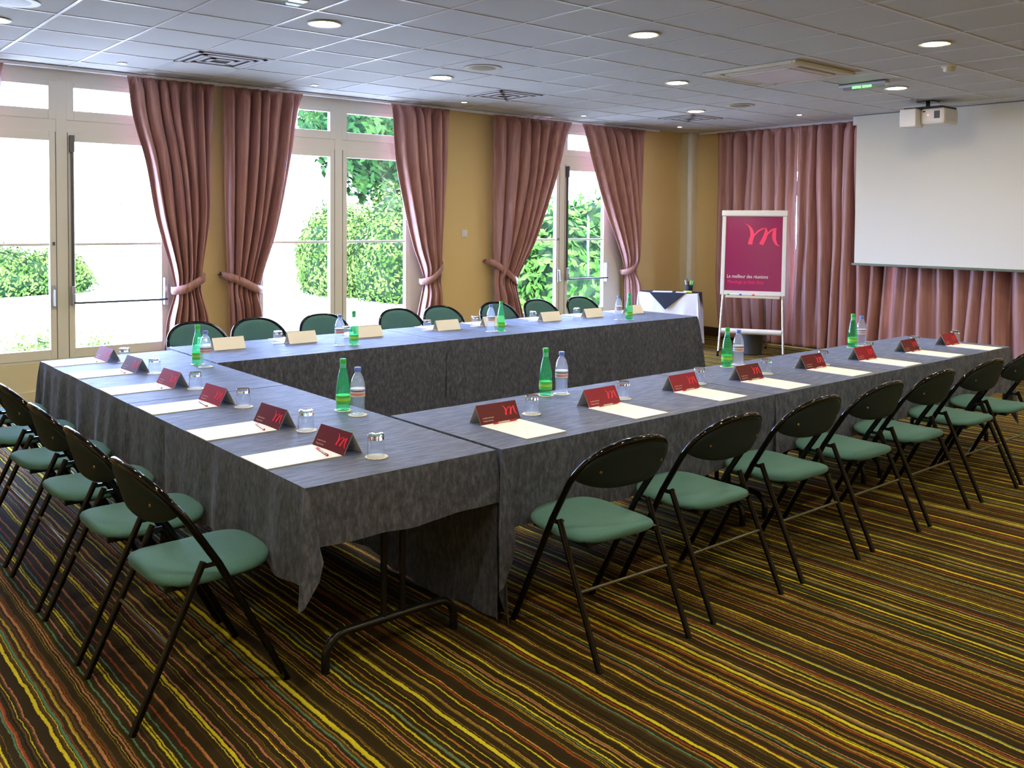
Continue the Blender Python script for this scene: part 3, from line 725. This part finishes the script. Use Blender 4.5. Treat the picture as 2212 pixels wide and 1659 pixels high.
# ------------------------------------------------------------------ chairs
def make_chair():
    r = empty('folding_chair')
    yz = lambda z: .28-.53*z if z < .5 else .015-.67*(z-.5)
    bow = lambda x, z=1.0: -.026*(1-(x/.245)**2)*max(0.0, min(1.0, (z-.5)/.2))
    py = lambda x, z: yz(z)-.008+bow(x)-(.80-z)*.40*(1-(x/.25)**4)     # the padded back is more upright than the tubes
    R = .0135
    for s in (-1, 1):
        MB().tube([(s*.222, yz(0), 0), (s*.228, yz(.25), .25), (s*.233, yz(.49), .49)], R, 12).build('leg', M['black'], r, smooth=True)
        MB().tube([(s*.245, -.28, 0), (s*.244, -.040, .515)], .0125, 12).build('leg', M['black'], r, smooth=True)
        h = MB(); h.box(s*.239-.003, s*.239+.003, -.045, .025, .490, .506); h.tube([(s*.258, -.040, .505), (s*.222, -.040, .505)], .005, 8)
        h.build('hinge', M['blackleg'], r)
    pts = [(-.233, yz(.489), .489), (-.238, yz(.58), .58)]
    for k in range(1, 34):
        a = PI*k/34; c, sn = math.cos(a), math.sin(a)
        x = -.245*abs(c)**.80*(1 if c > 0 else -1); z = .655+.180*sn**.92
        pts.append((x, yz(z)+bow(x, z), z))
    pts += [(.238, yz(.58), .58), (.233, yz(.489), .489)]
    MB().tube(pts, R, 14).build('back_frame', M['black'], r, smooth=True)
    def zt_(x):
        return .690+.140*max(0.0, 1-(abs(x)/.2415)**2.3)**.5
    def zb_(x):
        return .690-.050*max(0.0, 1-(abs(x)/.2415)**2.6)**.75
    def surf(side):
        def f(u, v):
            x = .2405*math.sin(PI*(u-.5)); v_ = .5-.5*math.cos(PI*v)
            z = zb_(x)+(zt_(x)-zb_(x))*v_
            e_ = (max(0.0, 1-(abs(x)/.2405)**2)*max(0.0, 4*v_*(1-v_)))
            t_ = min(1.0, e_*3.0)**.5
            return (x, py(x, z)+(-.010*t_ if side < 0 else .006*min(1, e_*9)+.016*t_), z)
        return f
    b = MB(); b.grid(surf(1), 30, 12); b.m = 1
    n0 = len(b.f); b.grid(surf(-1), 30, 12)
    bk = b.build('backrest', [M['fabric'], M['shell']], r, smooth=True, angle=60, weld=True)
    for s in (-1, 1):
        x = s*.165; z = .72; q = MB(); q.lathe([(.0001, 0), (.006, .001), (.0075, .003), (.0075, .005)], 12)
        o = q.build('screw', M['brass'], bk, smooth=True)
        o.matrix_basis = Matrix.Translation((x, py(x, z)-.0135, z)) @ Matrix.Rotation(-PI/2, 4, 'X')
    NS = 56
    def ring(kx, z):
        out = []
        for k in range(NS):
            a = 2*PI*k/NS; c, sn = math.cos(a), math.sin(a)
            p = 2/3.5
            x = .2165*abs(c)**p*(1 if c >= 0 else -1); y = .222*abs(sn)**p*(1 if sn >= 0 else -1)
            x *= kx; y *= kx
            zz = z + y*.012 + (.014*(abs(y)/.228)**2 - .012*(abs(x)/.2165)**2)*(1 if z > .45 else .5)
            out.append((x, y+.042, zz-.006))
        return out
    Ls = [ring(.88, .437), ring(.955, .437), ring(.995, .4445), ring(1.0, .454), ring(.975, .463), ring(.92, .469), ring(.75, .473), ring(.5, .471), ring(.25, .469), ring(.05, .469)]
    b = MB(); fs = [(j*NS+i, j*NS+(i+1) % NS, (j+1)*NS+(i+1) % NS, (j+1)*NS+i) for j in range(len(Ls)-1) for i in range(NS)]
    b.add([v for l in Ls for v in l], fs); b.add(Ls[-1], [tuple(range(NS))]); b.m = 1; b.add(Ls[0], [tuple(reversed(range(NS)))])
    b.build('seat', [M['fabric'], M['shell']], r, smooth=True, angle=70)
    q = MB()
    for s in (-1, 1): q.box(s*.18-.009, s*.18+.009, -.15, .19, .418, .436); q.box(*sorted((s*.18, s*.226)), .045, .065, .42, .433)
    q.box(-.18, .18, -.14, -.12, .42, .434)
    q.build('seat_frame', M['blackleg'], r)
    MB().tube([(-.238, -.16, .262), (.238, -.16, .262)], .0065, 10).build('crossbar', pm_cross, r, smooth=True)
    return r
pm_cross = pmat('worn_bar', (.10, .09, .06), rough=.3, metal=.6)
ch0 = make_chair(); used = [False]
GCH = 'black folding chairs with green seats around the tables'
def place_chair(x, y, rz, label):
    o = dup(ch0) if used[0] else ch0
    used[0] = True
    o.location = (x, y, 0); o.rotation_euler = (0, 0, rz)
    return T(o, label, 'chair', GCH)
J = random.Random(3)
RO = ['nearest the viewer', 'second from the viewer', 'third from the viewer', 'fourth from the viewer', 'fifth from the viewer', 'sixth from the viewer', 'cut off by the right picture edge']
for i, x in enumerate([2.675, 3.332, 4.007, 4.648, 5.272, 5.962, 6.56]):
    place_chair(x, 2.597, J.uniform(-.02, .02)-(.045 if i == 0 else .01), 'green-seated folding chair at the right-hand run, '+RO[i])
LO = ['nearest the viewer', 'second from the viewer', 'third from the viewer', 'fourth from the viewer', 'fifth, mostly off the left picture edge', 'sixth, only its seat edge showing']
for i, y in enumerate([3.25, 3.865, 4.47, 5.12, 5.78, 6.42]):
    place_chair(1.220, y, -PI/2+J.uniform(-.015, .015), 'green-seated folding chair left of the tables, '+LO[i])
BO = ['leftmost, before the first tied curtain', 'second, before the narrow wall strip', 'at the third place, left of the middle door post', 'fourth, before the middle glazed door',
      'at the fifth place, left of the wall switch', 'at the sixth place, before the wide curtain', 'seventh, before the rightmost glazed door', 'at the last place, nearest the white side table']
for i, x in enumerate([2.81, 3.34, 3.96, 4.77, 5.27, 5.97, 6.56, 7.19]):
    place_chair(x, 7.12, PI+J.uniform(-.04, .04), 'chair beyond the window tables, '+BO[i])

# ------------------------------------------------------------------ things on the tables
def make_card(mred):
    r = empty('tent_card'); w_, h, d = .118, .085, .045
    n1 = Vector((0, -h, d)).normalized()
    def panel(sgn, mat, name):
        b = MB(); t = .0012
        b.add([(-w_, sgn*d, 0), (w_, sgn*d, 0), (w_, 0, h), (-w_, 0, h), (-w_, sgn*(d-t*1.1), 0), (w_, sgn*(d-t*1.1), 0), (w_, 0, h-t*2), (-w_, 0, h-t*2)],
              [(0, 1, 2, 3), (7, 6, 5, 4), (0, 4, 5, 1), (1, 5, 6, 2), (3, 2, 6, 7), (0, 3, 7, 4)])
        b.mi = [0, 1, 1, 1, 0, 1]
        return b.build(name, mat, r)
    fp = panel(-1, [mred, M['card_white']], 'front_panel'); panel(1, [M['card_white'], M['card_white']], 'back_panel')
    up = Vector((0, d, h)).normalized(); nn = Vector((1, 0, 0)).cross(up)
    base = Vector((0, -d, 0))
    def mtx(x, s): return plane_matrix(base+Vector((x, 0, 0))+up*s+nn*.0006, (1, 0, 0), up)
    o = logo_mesh(.080).build('logo', M['logo'], fp); o.matrix_basis = mtx(.028, .028)
    text_obj('Le meilleur des réunions', .0105, M['letter'], fp, mtx(-.098, .028), xscale=.62)
    text_obj('Meetings at their best', .0105, M['letter'], fp, mtx(-.098, .014), xscale=.62)
    return r
def make_blank_card():
    r = empty('tent_card')
    c = make_card(M['card_red']) ; return c
cardA = make_card(M['card_red']); cardB = make_card(M['card_red2'])
def make_pen():
    r = empty('pen'); b = MB(); L = .07
    b.tube([(-L, 0, .0045), (-L+.025, 0, .0045)], .0042, 10); b.build('grip', M['pen'], r, smooth=True)
    MB().tube([(-L+.0251, 0, .0045), (.025, 0, .0045)], .0036, 10).build('barrel', M['pen_clear'], r, smooth=True)
    MB().tube([(.0251, 0, .0045), (L-.008, 0, .0045)], .0041, 10).build('clip', M['pen'], r, smooth=True)
    MB().tube([(L-.0079, 0, .0045), (L, 0, .0045)], .0035, 10).build('button', M['pen_tip'], r, smooth=True)
    return r
pen0 = make_pen()
def make_pad():
    return MB().box(-.118, .118, -.160, .160, 0, .0035).build('writing_pad', M['paper'], bevel=.0006)
pad0 = make_pad()
def make_coaster():
    b = MB(); b.lathe([(.0001, 0), (.043, 0), (.046, .0008), (.045, .0018), (.0001, .0018)], 64, wob=lambda a, z: 1+.03*math.cos(12*a))
    return b.build('coaster', M['coaster'], smooth=True, angle=50)
co0 = make_coaster()
def make_glass():
    # upside-down tumbler: thick faceted base on top
    r = empty('glass')
    b = MB(); b.lathe([(.0345, 0), (.0350, .02), (.0345, .055), (.0335, .069), (.0310, .069), (.0322, .055), (.0332, .02), (.0330, 0)], 60, closed=True)
    b.build('wall', M['wallglass'], r, smooth=True, weld=True, angle=50)
    b = MB(); b.lathe([(.0001, .0705), (.026, .070), (.0330, .0695), (.0334, .074), (.0328, .086), (.030, .091), (.0001, .0895)], 60, wob=lambda a, z: 1+.02*math.cos(10*a))
    b.build('base', M['glass'], r, smooth=True, weld=True, angle=40)
    return r
gl0 = make_glass()
def make_green():
    r = empty('water_bottle')
    MB().lathe([(.0001, .002), (.022, .003), (.030, 0), (.034, .008), (.0345, .04), (.035, .10), (.033, .125), (.026, .165), (.018, .198), (.0145, .212), (.0140, .226), (.0001, .2262)], 40,
               wob=lambda a, z: 1+(.02*math.cos(5*a) if z < .02 else 0)).build('body', M['green'], r, smooth=True, angle=60)
    MB().lathe([(.0152, .206), (.0150, .212), (.0147, .232), (.0130, .2325)], 32).build('neck_foil', M['foil_g'], r, smooth=True)
    MB().lathe([(.0158, .2328), (.0158, .252), (.0145, .2545), (.0001, .2545)], 32).build('cap', M['cap_g'], r, smooth=True)
    MB().lathe([(.0353, .032), (.0357, .075)], 40).build('label', M['label_g'], r, smooth=True)
    o = MB().lathe([(.0363, .048), (.0363, 0.062)], 40)
    o.f = [f for f in o.f if len(f) == 4]; o.mi = o.mi[:len(o.f)]
    o.build('label_patch', M['label_yg'], r)
    return r
def make_clear():
    r = empty('water_bottle')
    wob = lambda a, z: 1+(.018*math.cos(6*a+z*180) if z < .085 else 0)
    MB().lathe([(.0001, .003), (.020, .004), (.028, 0), (.034, .007), (.0345, .025), (.0325, .045), (.0335, .065), (.0348, .085), (.0350, .13), (.0355, .142), (.0335, .155), (.027, .178), (.018, .196), (.014, .201), (.0138, .210), (.0001, .2102)], 48,
               wob=wob).build('body', M['water'], r, smooth=True, angle=60)
    MB().lathe([(.0158, .2105), (.0158, .228), (.0145, .230), (.0001, .230)], 32).build('cap', M['cap_b'], r, smooth=True)
    MB().lathe([(.0354, .090), (.0356, .128)], 40).build('label', M['label_c'], r, smooth=True)
    o = MB().lathe([(.0362, .097), (.0362, 0.107)], 40)
    o.f = [f for f in o.f if len(f) == 4]; o.mi = o.mi[:len(o.f)]
    o.build('label_band', M['label_red'], r)
    o = MB().lathe([(.0362, .115), (.0362, 0.121)], 40)
    o.f = [f for f in o.f if len(f) == 4]; o.mi = o.mi[:len(o.f)]
    o.build('label_stripe', M['label_blue'], r)
    return r
bg0 = make_green(); bc0 = make_clear()
pool = {}
def put(proto, loc, rz, label, cat, group):
    o = dup(proto) if proto.name in pool else proto
    pool[proto.name] = 1
    o.location = loc; o.rotation_euler = (0, 0, rz); return T(o, label, cat, group)
ZT_ = HT+.0005
ordn = ['nearest the viewer', 'second from the viewer', 'third from the viewer', 'fourth from the viewer', 'fifth from the viewer', 'sixth from the viewer', 'seventh from the viewer', 'at the screen end']
# right run: local x = world x, facing -y
near = [(2.70, 3.255, 0), (3.372, 3.232, 1), (4.05, 3.248, 1), (4.63, 3.22, 0), (5.34, 3.225, 0), (5.97, 3.21, 1), (6.62, 3.21, 0), (7.24, 3.195, 1)]
ngl = [(2.935, 3.31), (3.575, 3.30), (4.262, 3.335), (4.88, 3.30), (5.50, 3.285), (6.19, 3.33), (6.74, 3.285), (7.39, 3.26)]
for i, (x, y, red) in enumerate(near):
    w8 = ordn[i]+' in the right-hand run'
    put(cardB if red else cardA, (x, y+.045, ZT_), .03*J.uniform(-1, 1), ('crimson' if red else 'dark red')+' tent card, '+w8, 'tent card', 'red tent cards of the right-hand run')
    put(pad0, (x-.01, y-.165, ZT_), J.uniform(-.01, .01), 'white writing pad, '+w8, 'writing pad', 'white pads of the right-hand run')
    put(pen0, (x+.005, y-.022, ZT_+.0036), J.uniform(-.04, .04), 'red pen on its pad, '+w8, 'pen', 'red pens of the right-hand run')
    gx, gy = ngl[i]
    if gx-x < .165: gx = x+.17
    put(co0, (gx, gy, ZT_), J.uniform(0, 6), 'white coaster under the glass '+w8, 'coaster', 'coasters of the right-hand run')
    put(gl0, (gx+.003, gy-.002, ZT_+.0019), J.uniform(0, 6), 'upturned tumbler on a coaster, '+w8, 'glass', 'upturned glasses of the right-hand run')
ordl = ['nearest the viewer', 'second from the viewer', 'third from the viewer', 'fourth from the viewer', 'fifth from the viewer', 'at the glazed-door end']
left = [(3.295, 0), (3.868, 0), (4.53, 1), (5.16, 1), (5.80, 0), (6.36, 1)]
lgl = [3.125, 3.71, 4.375, 5.005, 5.655, 6.225]
for i, (y, red) in enumerate(left):
    w8 = ordl[i]+' on the left tables'
    rz = -PI/2
    put(cardB if red else cardA, (1.855, y, ZT_), rz+.06, ('crimson' if red else 'dark red')+' tent card, '+w8, 'tent card', 'red tent cards of the left tables')
    put(pad0, (1.652, y+(-.005 if i == 5 else 0), ZT_), rz, 'white writing pad, '+w8, 'writing pad', 'white pads of the left tables')
    put(pen0, (1.772, y-.03, ZT_+.0036), rz+PI+J.uniform(-.2, -.1), 'red pen lying on its pad, '+w8, 'pen', 'red pens of the left tables')
    put(co0, (1.915, lgl[i]-.04, ZT_), J.uniform(0, 6), 'white coaster under the glass '+w8, 'coaster', 'coasters of the left tables')
    put(gl0, (1.912, lgl[i]-.04, ZT_+.0019), J.uniform(0, 6), 'upturned tumbler on a coaster, '+w8, 'glass', 'upturned glasses of the left tables')
ordb = ['leftmost', 'second from the left', 'third from the left', 'fourth from the left', 'fifth from the left', 'sixth from the left', 'seventh from the left', 'nearest the side table']
bcx = [2.70, 3.285, 3.88, 4.67, 5.19, 5.885, 6.46, 7.06]
for i, x in enumerate(bcx):
    w8 = ordb[i]+' on the window tables'
    put(cardA, (x, 6.385, ZT_), PI+J.uniform(-.05, .05), 'blank cream back of a tent card, '+w8, 'tent card', 'tent cards seen from behind')
    put(pad0, (x, 6.55, ZT_), PI, 'white pad behind its card, '+w8, 'writing pad', 'white pads of the window-side tables')
    gx = x-.165
    put(co0, (gx, 6.44, ZT_), J.uniform(0, 6), 'scalloped white coaster under the glass '+w8, 'coaster', 'coasters of the window-side tables')
    put(gl0, (gx, 6.44, ZT_+.0019), J.uniform(0, 6), 'upturned tumbler beside a cream card, '+w8, 'glass', 'upturned glasses of the window-side tables')
pairs = [((2.262, 3.955), (2.262, 3.815), 'at the inner edge of the near left table'), ((2.25, 5.80), (2.25, 5.67), 'at the inner edge of the far left table'),
         ((3.315, 3.625), (3.41, 3.60), 'on the first table of the right-hand run'), ((4.915, 3.62), (5.045, 3.625), 'on the middle table of the right-hand run'),
         ((6.455, 3.60), (6.60, 3.61), 'on the last table of the right-hand run'),
         ((3.535, 6.02), (3.43, 6.05), 'left on the window-side tables'), ((4.98, 6.02), (4.885, 6.04), 'in the middle of the window-side tables'), ((6.565, 5.99), (6.47, 6.04), 'on the window-side tables near the side table')]
for (g, c, wh) in pairs:
    for proto, p, nm in ((bg0, g, 'green bottle with green cap'), (bc0, c, 'clear water bottle with blue cap')):
        put(co0, (p[0], p[1], ZT_), J.uniform(0, 6), 'white coaster under the '+('green' if proto is bg0 else 'clear')+' bottle '+wh, 'coaster', 'coasters under the bottles')
        put(proto, (p[0], p[1], ZT_+.0019), J.uniform(0, 6), nm+' '+wh, 'bottle', 'pairs of water bottles')

# ------------------------------------------------------------------ flip chart
A0 = Vector((9.60, 7.19, 0)); dv = Vector((.5, -.866, 0)); nb = Vector((.866, .5, 0))
fc = T(empty('flip_chart', A0), 'white flip chart easel showing a plum poster with a pink logo', 'flip chart')
BW = .80; lean = .17
def bp(u, z, off=0.0):      # point on the leaning board: u along, z height
    t = (z-.77)/(1.84-.77); p = dv*u + nb*(lean*t) - nb*off; return Vector((p.x, p.y, z))
def slab(b, u0, u1, z0, z1, o0, o1):
    vs = [bp(u, z, o) for o in (o0, o1) for z in (z0, z1) for u in (u0, u1)]
    b.add(vs, [(0, 1, 3, 2), (4, 6, 7, 5), (0, 4, 5, 1), (2, 3, 7, 6), (0, 2, 6, 4), (1, 5, 7, 3)])
b = MB(); slab(b, .02, BW-.02, .80, 1.80, -.01, .004); b.build('board', M['plastic_w'], fc)
b = MB(); slab(b, 0, .045, .77, 1.84, -.015, .014); slab(b, BW-.045, BW, .77, 1.84, -.015, .014); slab(b, .045, BW-.045, .77, .82, -.015, .014)
b.build('board_frame', M['plastic_w'], fc, bevel=.004)
b = MB(); slab(b, -.01, BW+.01, 1.775, 1.85, -.02, .028); b.build('clamp_bar', M['plastic_w'], fc, bevel=.012)
b = MB(); slab(b, .048, BW-.05, .825, 1.77, .005, .0065); po_ = b.build('poster', M['poster'], fc)
upv = (bp(0, 1.84)-bp(0, .77)).normalized()
def pm(u, z): return plane_matrix(bp(u, z, .0080), dv, upv)
o = logo_mesh(.435).build('logo', M['poster_logo'], po_); o.matrix_basis = pm(.285, 1.395)
text_obj('Le meilleur des réunions', .066, M['plastic_w'], po_, pm(.075, .985), xscale=.78)
text_obj('Meetings at their best', .066, M['poster_logo'], po_, pm(.085, .915), xscale=.78)
b = MB(); slab(b, .07, BW-.06, .735, .765, -.01, .05); tray = b.build('pen_tray', M['plastic'], fc, bevel=.004)
for u, mt, nm in ((.12, 'cap_g', 'green'), (.27, 'blue', 'blue'), (.43, 'redp', 'red')):
    p = bp(u, .775, .02); q = bp(u+.12, .775, .02)
    mk = MB().tube([A0+p, A0+q], .009, 10).build('marker', M['plastic_w'], smooth=True)
    T(mk, 'white marker with a '+nm+' cap in the flip chart tray', 'marker', 'markers in the flip chart tray')
    MB().tube([A0+p-dv*.03, A0+p+dv*.001], .0098, 10).build('marker_cap', M[mt], mk, smooth=True)
for u in (.035, BW-.035):
    t = bp(u, .80, -.005); bt = dv*(u+(-.03 if u < .4 else .03)) - nb*.16
    MB().tube([t, Vector((bt.x, bt.y, .06))], .014, 12).build('leg', M['metal'], fc, smooth=True)
    c = MB(); bx = Vector((bt.x, bt.y, 0))
    c.tube([bx+Vector((0, 0, .055))-nb*.05, bx+Vector((0, 0, .05))+nb*.22], .012, 8)
    c.tube([bx-nb*.05-dv*.012+Vector((0, 0, .025)), bx-nb*.05+dv*.012+Vector((0, 0, .025))], .025, 14)
    c.build('caster', M['blackleg'], fc, smooth=True)
t = bp(.52, 1.5, -.03); bt = dv*.52+nb*.75
MB().tube([t, Vector((bt.x, bt.y, .05))], .012, 12).build('leg', M['metal'], fc, smooth=True)
c = MB(); bx = Vector((bt.x, bt.y, 0)); c.tube([bx-dv*.012+Vector((0, 0, .025)), bx+dv*.012+Vector((0, 0, .025))], .025, 14); c.build('caster', M['blackleg'], fc, smooth=True)
p = dv*.03-nb*.09; q = dv*(BW-.03)-nb*.09
MB().tube([Vector((p.x, p.y, .315)), Vector((q.x, q.y, .315))], .035, 18).build('paper_roll_bar', M['plastic_w'], fc, smooth=True)
bn = T(empty('waste_bin', (9.93, 6.93, 0)), 'dark grey waste bin on the floor behind the flip chart', 'waste bin')
MB().lathe([(.10, 0), (.125, .01), (.145, .27), (.150, .28), (.142, .28), (.118, .02), (.0001, .02)], 36).build('bucket', M['bin'], bn, smooth=True)

# ------------------------------------------------------------------ side table with white and black cloths
S0 = Vector((9.73, 7.66, 0)); e = Vector((-.5, .866, 0)); dd_ = Vector((.866, .5, 0)); SW, SD, SH = .80, .42, .735
rzs = math.atan2(-e.y, -e.x)
stt = T(empty('side_table', S0+e*SW/2+dd_*SD/2, rzs), 'small side table under a white cloth in the room corner', 'table')
MB().box(-SW/2+.012, SW/2-.012, -SD/2+.012, SD/2-.012, SH-.03, SH-.004).build('tabletop', M['shell'], stt)
for sx in (-1, 1):
    for sy in (-1, 1): MB().tube([(sx*(SW/2-.05), sy*(SD/2-.05), 0), (sx*(SW/2-.05), sy*(SD/2-.05), SH-.03)], .014, 10).build('leg', M['blackleg'], stt)
wc = cloth(-SW/2, SW/2, -SD/2, SD/2, (.70, .70, .70, .70), ((.71, .05), (.71, .05), (.71, .05), (.71, .05)), 'white floor-length tablecloth on the side table', 77, 'cloths on the side table', zt=SH, mat=M['linen'])
wc.location = stt.location; wc.rotation_euler = stt.rotation_euler
b = MB(); z = SH+.002; hx, hy = SW/2, SD/2; of = .016
b.add([(-.24, -hy-of*.6, z), (.24, -hy-of*.6, z), (hx+of*.6, -.08, z), (hx+of*.6, .16, z), (.2, hy, z), (-.2, hy, z), (-hx-of*.6, .12, z), (-hx-of*.6, -.05, z),
       (-.02, -hy-of-.028, z-.22), (hx+of+.028, .05, z-.22)],
      [(0, 1, 2, 3, 4, 5, 6, 7), (0, 8, 1), (2, 9, 3)])
ov = b.build('table_overlay', M['navy']); ov.location = stt.location; ov.rotation_euler = stt.rotation_euler
s = ov.modifiers.new('solid', 'SOLIDIFY'); s.thickness = .002; s.offset = 1
T(ov, 'black diamond-laid overlay cloth hanging in points over the white cloth', 'tablecloth', 'cloths on the side table')
def on_side(u, v, h=SH+.0045): return stt.matrix_basis @ Vector((u, v, h)) if False else (Matrix.Translation(stt.location) @ Matrix.Rotation(rzs, 4, 'Z')) @ Vector((u, v, h))
o = MB().box(-.13, .13, -.10, .10, 0, .003).build('paper_sheet', M['paper']); o.location = on_side(-.10, -.02); o.rotation_euler = (0, 0, rzs+.1)
T(o, 'white paper sheet on the black overlay of the side table', 'paper')
o = MB().box(-.07, .07, -.035, .035, 0, .008).build('notepad', M['paper']); o.location = on_side(.165, -.06); o.rotation_euler = (0, 0, rzs-.1)
T(o, 'small pale notepad on the side table by the pen holder', 'notepad')
pc = T(empty('pen_holder', on_side(.25, .06), rzs), 'black pen holder full of markers on the side table', 'pen holder')
MB().lathe([(.04, 0), (.045, .005), (.05, .10), (.046, .10), (.04, .008), (.0001, .008)], 24).build('cup', M['navy'], pc, smooth=True)
for i, (a, mt, L) in enumerate(((0, 'cap_g', .16), (1.2, 'yellow', .15), (2.3, 'blackleg', .18), (3.4, 'plastic_w', .16), (4.6, 'blackleg', .15), (5.4, 'cap_g', .13))):
    x, y = .022*math.cos(a), .022*math.sin(a)
    mk = MB().tube([(x, y, .012), (x*2.5, y*2.5, L)], .008, 8).build('marker', M[mt], smooth=True)
    mk.location = pc.location; mk.rotation_euler = pc.rotation_euler
    T(mk, ['green marker leaning right in the pen holder', 'yellow highlighter in the pen holder', 'tall black marker in the pen holder', 'white marker in the pen holder', 'short black marker in the pen holder', 'shortest green marker in the pen holder'][i], 'marker', 'pens in the holder on the side table')
o = MB().box(-.06, .05, -.02, .02, 0, .022).build('sticky_notes', M['yellow']); o.location = on_side(.25, -.02, SH+.0045+.0); o.rotation_euler = (0, 0, rzs)
T(o, 'yellow block of sticky notes before the pen holder', 'sticky notes')

# ------------------------------------------------------------------ the garden
struct(MB().box(-40, 80, YW+.3, 120, -.32, -.30).build('ground', M['ground']))
GZ = -.30
def leaves(b, n, fn, size, rnd, asp=.5):
    for _ in range(n):
        p, nr = fn(rnd); nr = (nr + Vector((rnd.gauss(0, .5), rnd.gauss(0, .5), rnd.gauss(0, .5)))).normalized()
        t = nr.cross(Vector((rnd.gauss(0, 1), rnd.gauss(0, 1), rnd.gauss(0, 1)))).normalized(); q = nr.cross(t)
        s = size*rnd.uniform(.6, 1.3)
        b.add([p-t*s, p+q*s*asp, p+t*s, p-q*s*asp], [(0, 1, 2, 3)])
def blob(b, c, r, n, size, rnd, lump=.25, asp=.5):
    c = Vector(c); ph = [rnd.uniform(0, 6) for _ in range(6)]
    def rad(d): return 1+lump*(math.sin(3*d.x+ph[0]+2*d.z)*math.sin(4*d.y+ph[1])+.5*math.sin(7*d.z+ph[2]+5*d.x))
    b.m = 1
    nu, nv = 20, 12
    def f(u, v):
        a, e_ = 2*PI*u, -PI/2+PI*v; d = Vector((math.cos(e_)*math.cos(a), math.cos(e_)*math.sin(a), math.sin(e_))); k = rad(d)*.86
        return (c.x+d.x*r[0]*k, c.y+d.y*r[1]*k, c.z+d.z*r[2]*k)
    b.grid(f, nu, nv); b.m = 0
    def g(rnd_):
        d = Vector((rnd_.gauss(0, 1), rnd_.gauss(0, 1), rnd_.gauss(0, 1))).normalized(); k = rad(d)*rnd_.uniform(.86, 1.06)
        return Vector((c.x+d.x*r[0]*k, c.y+d.y*r[1]*k, c.z+d.z*r[2]*k)), d
    leaves(b, n, g, size, rnd, asp)
rg = random.Random(9)
def hedge(blobs, label, mat, n, size):
    b = MB()
    for c, r in blobs: blob(b, c, r, n, size, rg, .12)
    return T(b.build('hedge', [mat, M['hedge_dark']]), label, 'hedge')
hedge([((3.2, 26, .15), (1.6, .8, .80)), ((5.0, 26.2, .15), (1.5, .8, .80)), ((6.5, 26.6, .10), (.9, .8, .75))], 'low clipped hedge seen through the leftmost glazed door', M['hedge'], 4000, .06)
hedge([((12.6, 22.9, .5), (.9, 1.0, 1.25)), ((12.3, 21.5, .65), (1.1, 1.4, 1.55)), ((12.6, 19.2, .7), (1.2, 1.6, 1.65)), ((13.0, 17.4, .7), (1.2, 1.4, 1.70))], 'tall rounded hedge seen through the middle glazed door', M['hedge'], 8000, .055)
b = MB()
for c, r in (((12.0, 12.6, .7), (1.2, .9, 1.15)), ((13.6, 13.4, .9), (1.3, 1.0, 1.3)), ((10.7, 12.9, .4), (.9, .7, .9))): blob(b, c, r, 1500, .11, rg, .2, .38)
T(b.build('garden_shrub', [M['shrub'], M['hedge_dark']]), 'big-leaved green shrub right outside the rightmost glazed door', 'shrub')
def tree(x, y, cz, r, h0, label, n=9000):
    t = T(empty('garden_tree', (x, y, GZ)), label, 'tree')
    MB().tube([(0, 0, 0), (.05, 0, cz*.5), (.0, .1, cz)], [.30, .24, .15], 12).build('trunk', M['trunk'], t, smooth=True)
    b = MB(); blob(b, (r*.25, 0, cz-GZ), (r, r, r*.85), n, .17, rg, .22)
    b.build('crown', [M['tree'], M['hedge_dark']], t)
tree(16.9, 26.5, 5.3, 3.5, 0, 'leafy tree behind the tall hedge outside the middle glazed door')
tree(11.2, 30.5, 9.2, 2.7, 0, 'tall tree showing in the fanlight of the leftmost door', 3500)
b = MB(); prof = [(.20, 0), (.20, .12), (.15, .16), (.13, .75), (.16, .80), (.10, .85), (.08, 1.05), (.11, 1.08), (.035, 1.15), (.03, 2.35), (.05, 2.38), (.03, 2.42)]
lp = T(empty('garden_lamp', (8.40, 27.4, GZ)), 'grey cast garden lamp post seen through the push-bar door', 'lamp post')
b.lathe(prof, 16).build('post', M['post'], lp, smooth=True)
MB().lathe([(.03, 2.42), (.16, 2.55), (.18, 2.75), (.06, 2.85), (.02, 2.98), (.0001, 3.0)], 12).build('lantern', M['post'], lp)
def flowers(x, y, label):
    b = MB(); rr = random.Random(int(x*10))
    for k in range(9):
        b.m = 0; cxx, cyy = x+rr.uniform(-.7, .7), y+rr.uniform(-.2, .2)
        def g(q): return Vector((cxx+q.gauss(0, .12), cyy+q.gauss(0, .12), GZ+abs(q.gauss(.18, .10)))), Vector((0, -.4, 1))
        leaves(b, 90, g, .04, rr)
    b.m = 1; leaves(b, 26, lambda q: (Vector((x+q.uniform(-.7, .7), y-.1, GZ+q.uniform(.2, .38))), Vector((0, -1, .6))), .04, rr, .8)
    return T(b.build('flower_bed', [M['hedge'], M['flower']]), label, 'flower bed', 'flower beds outside the left door')
flowers(5.05, 13.1, 'loose flowering plants outside the push-bar leaf of the left door')
flowers(3.3, 14.0, 'low flowering plants outside the left leaf of the leftmost door')
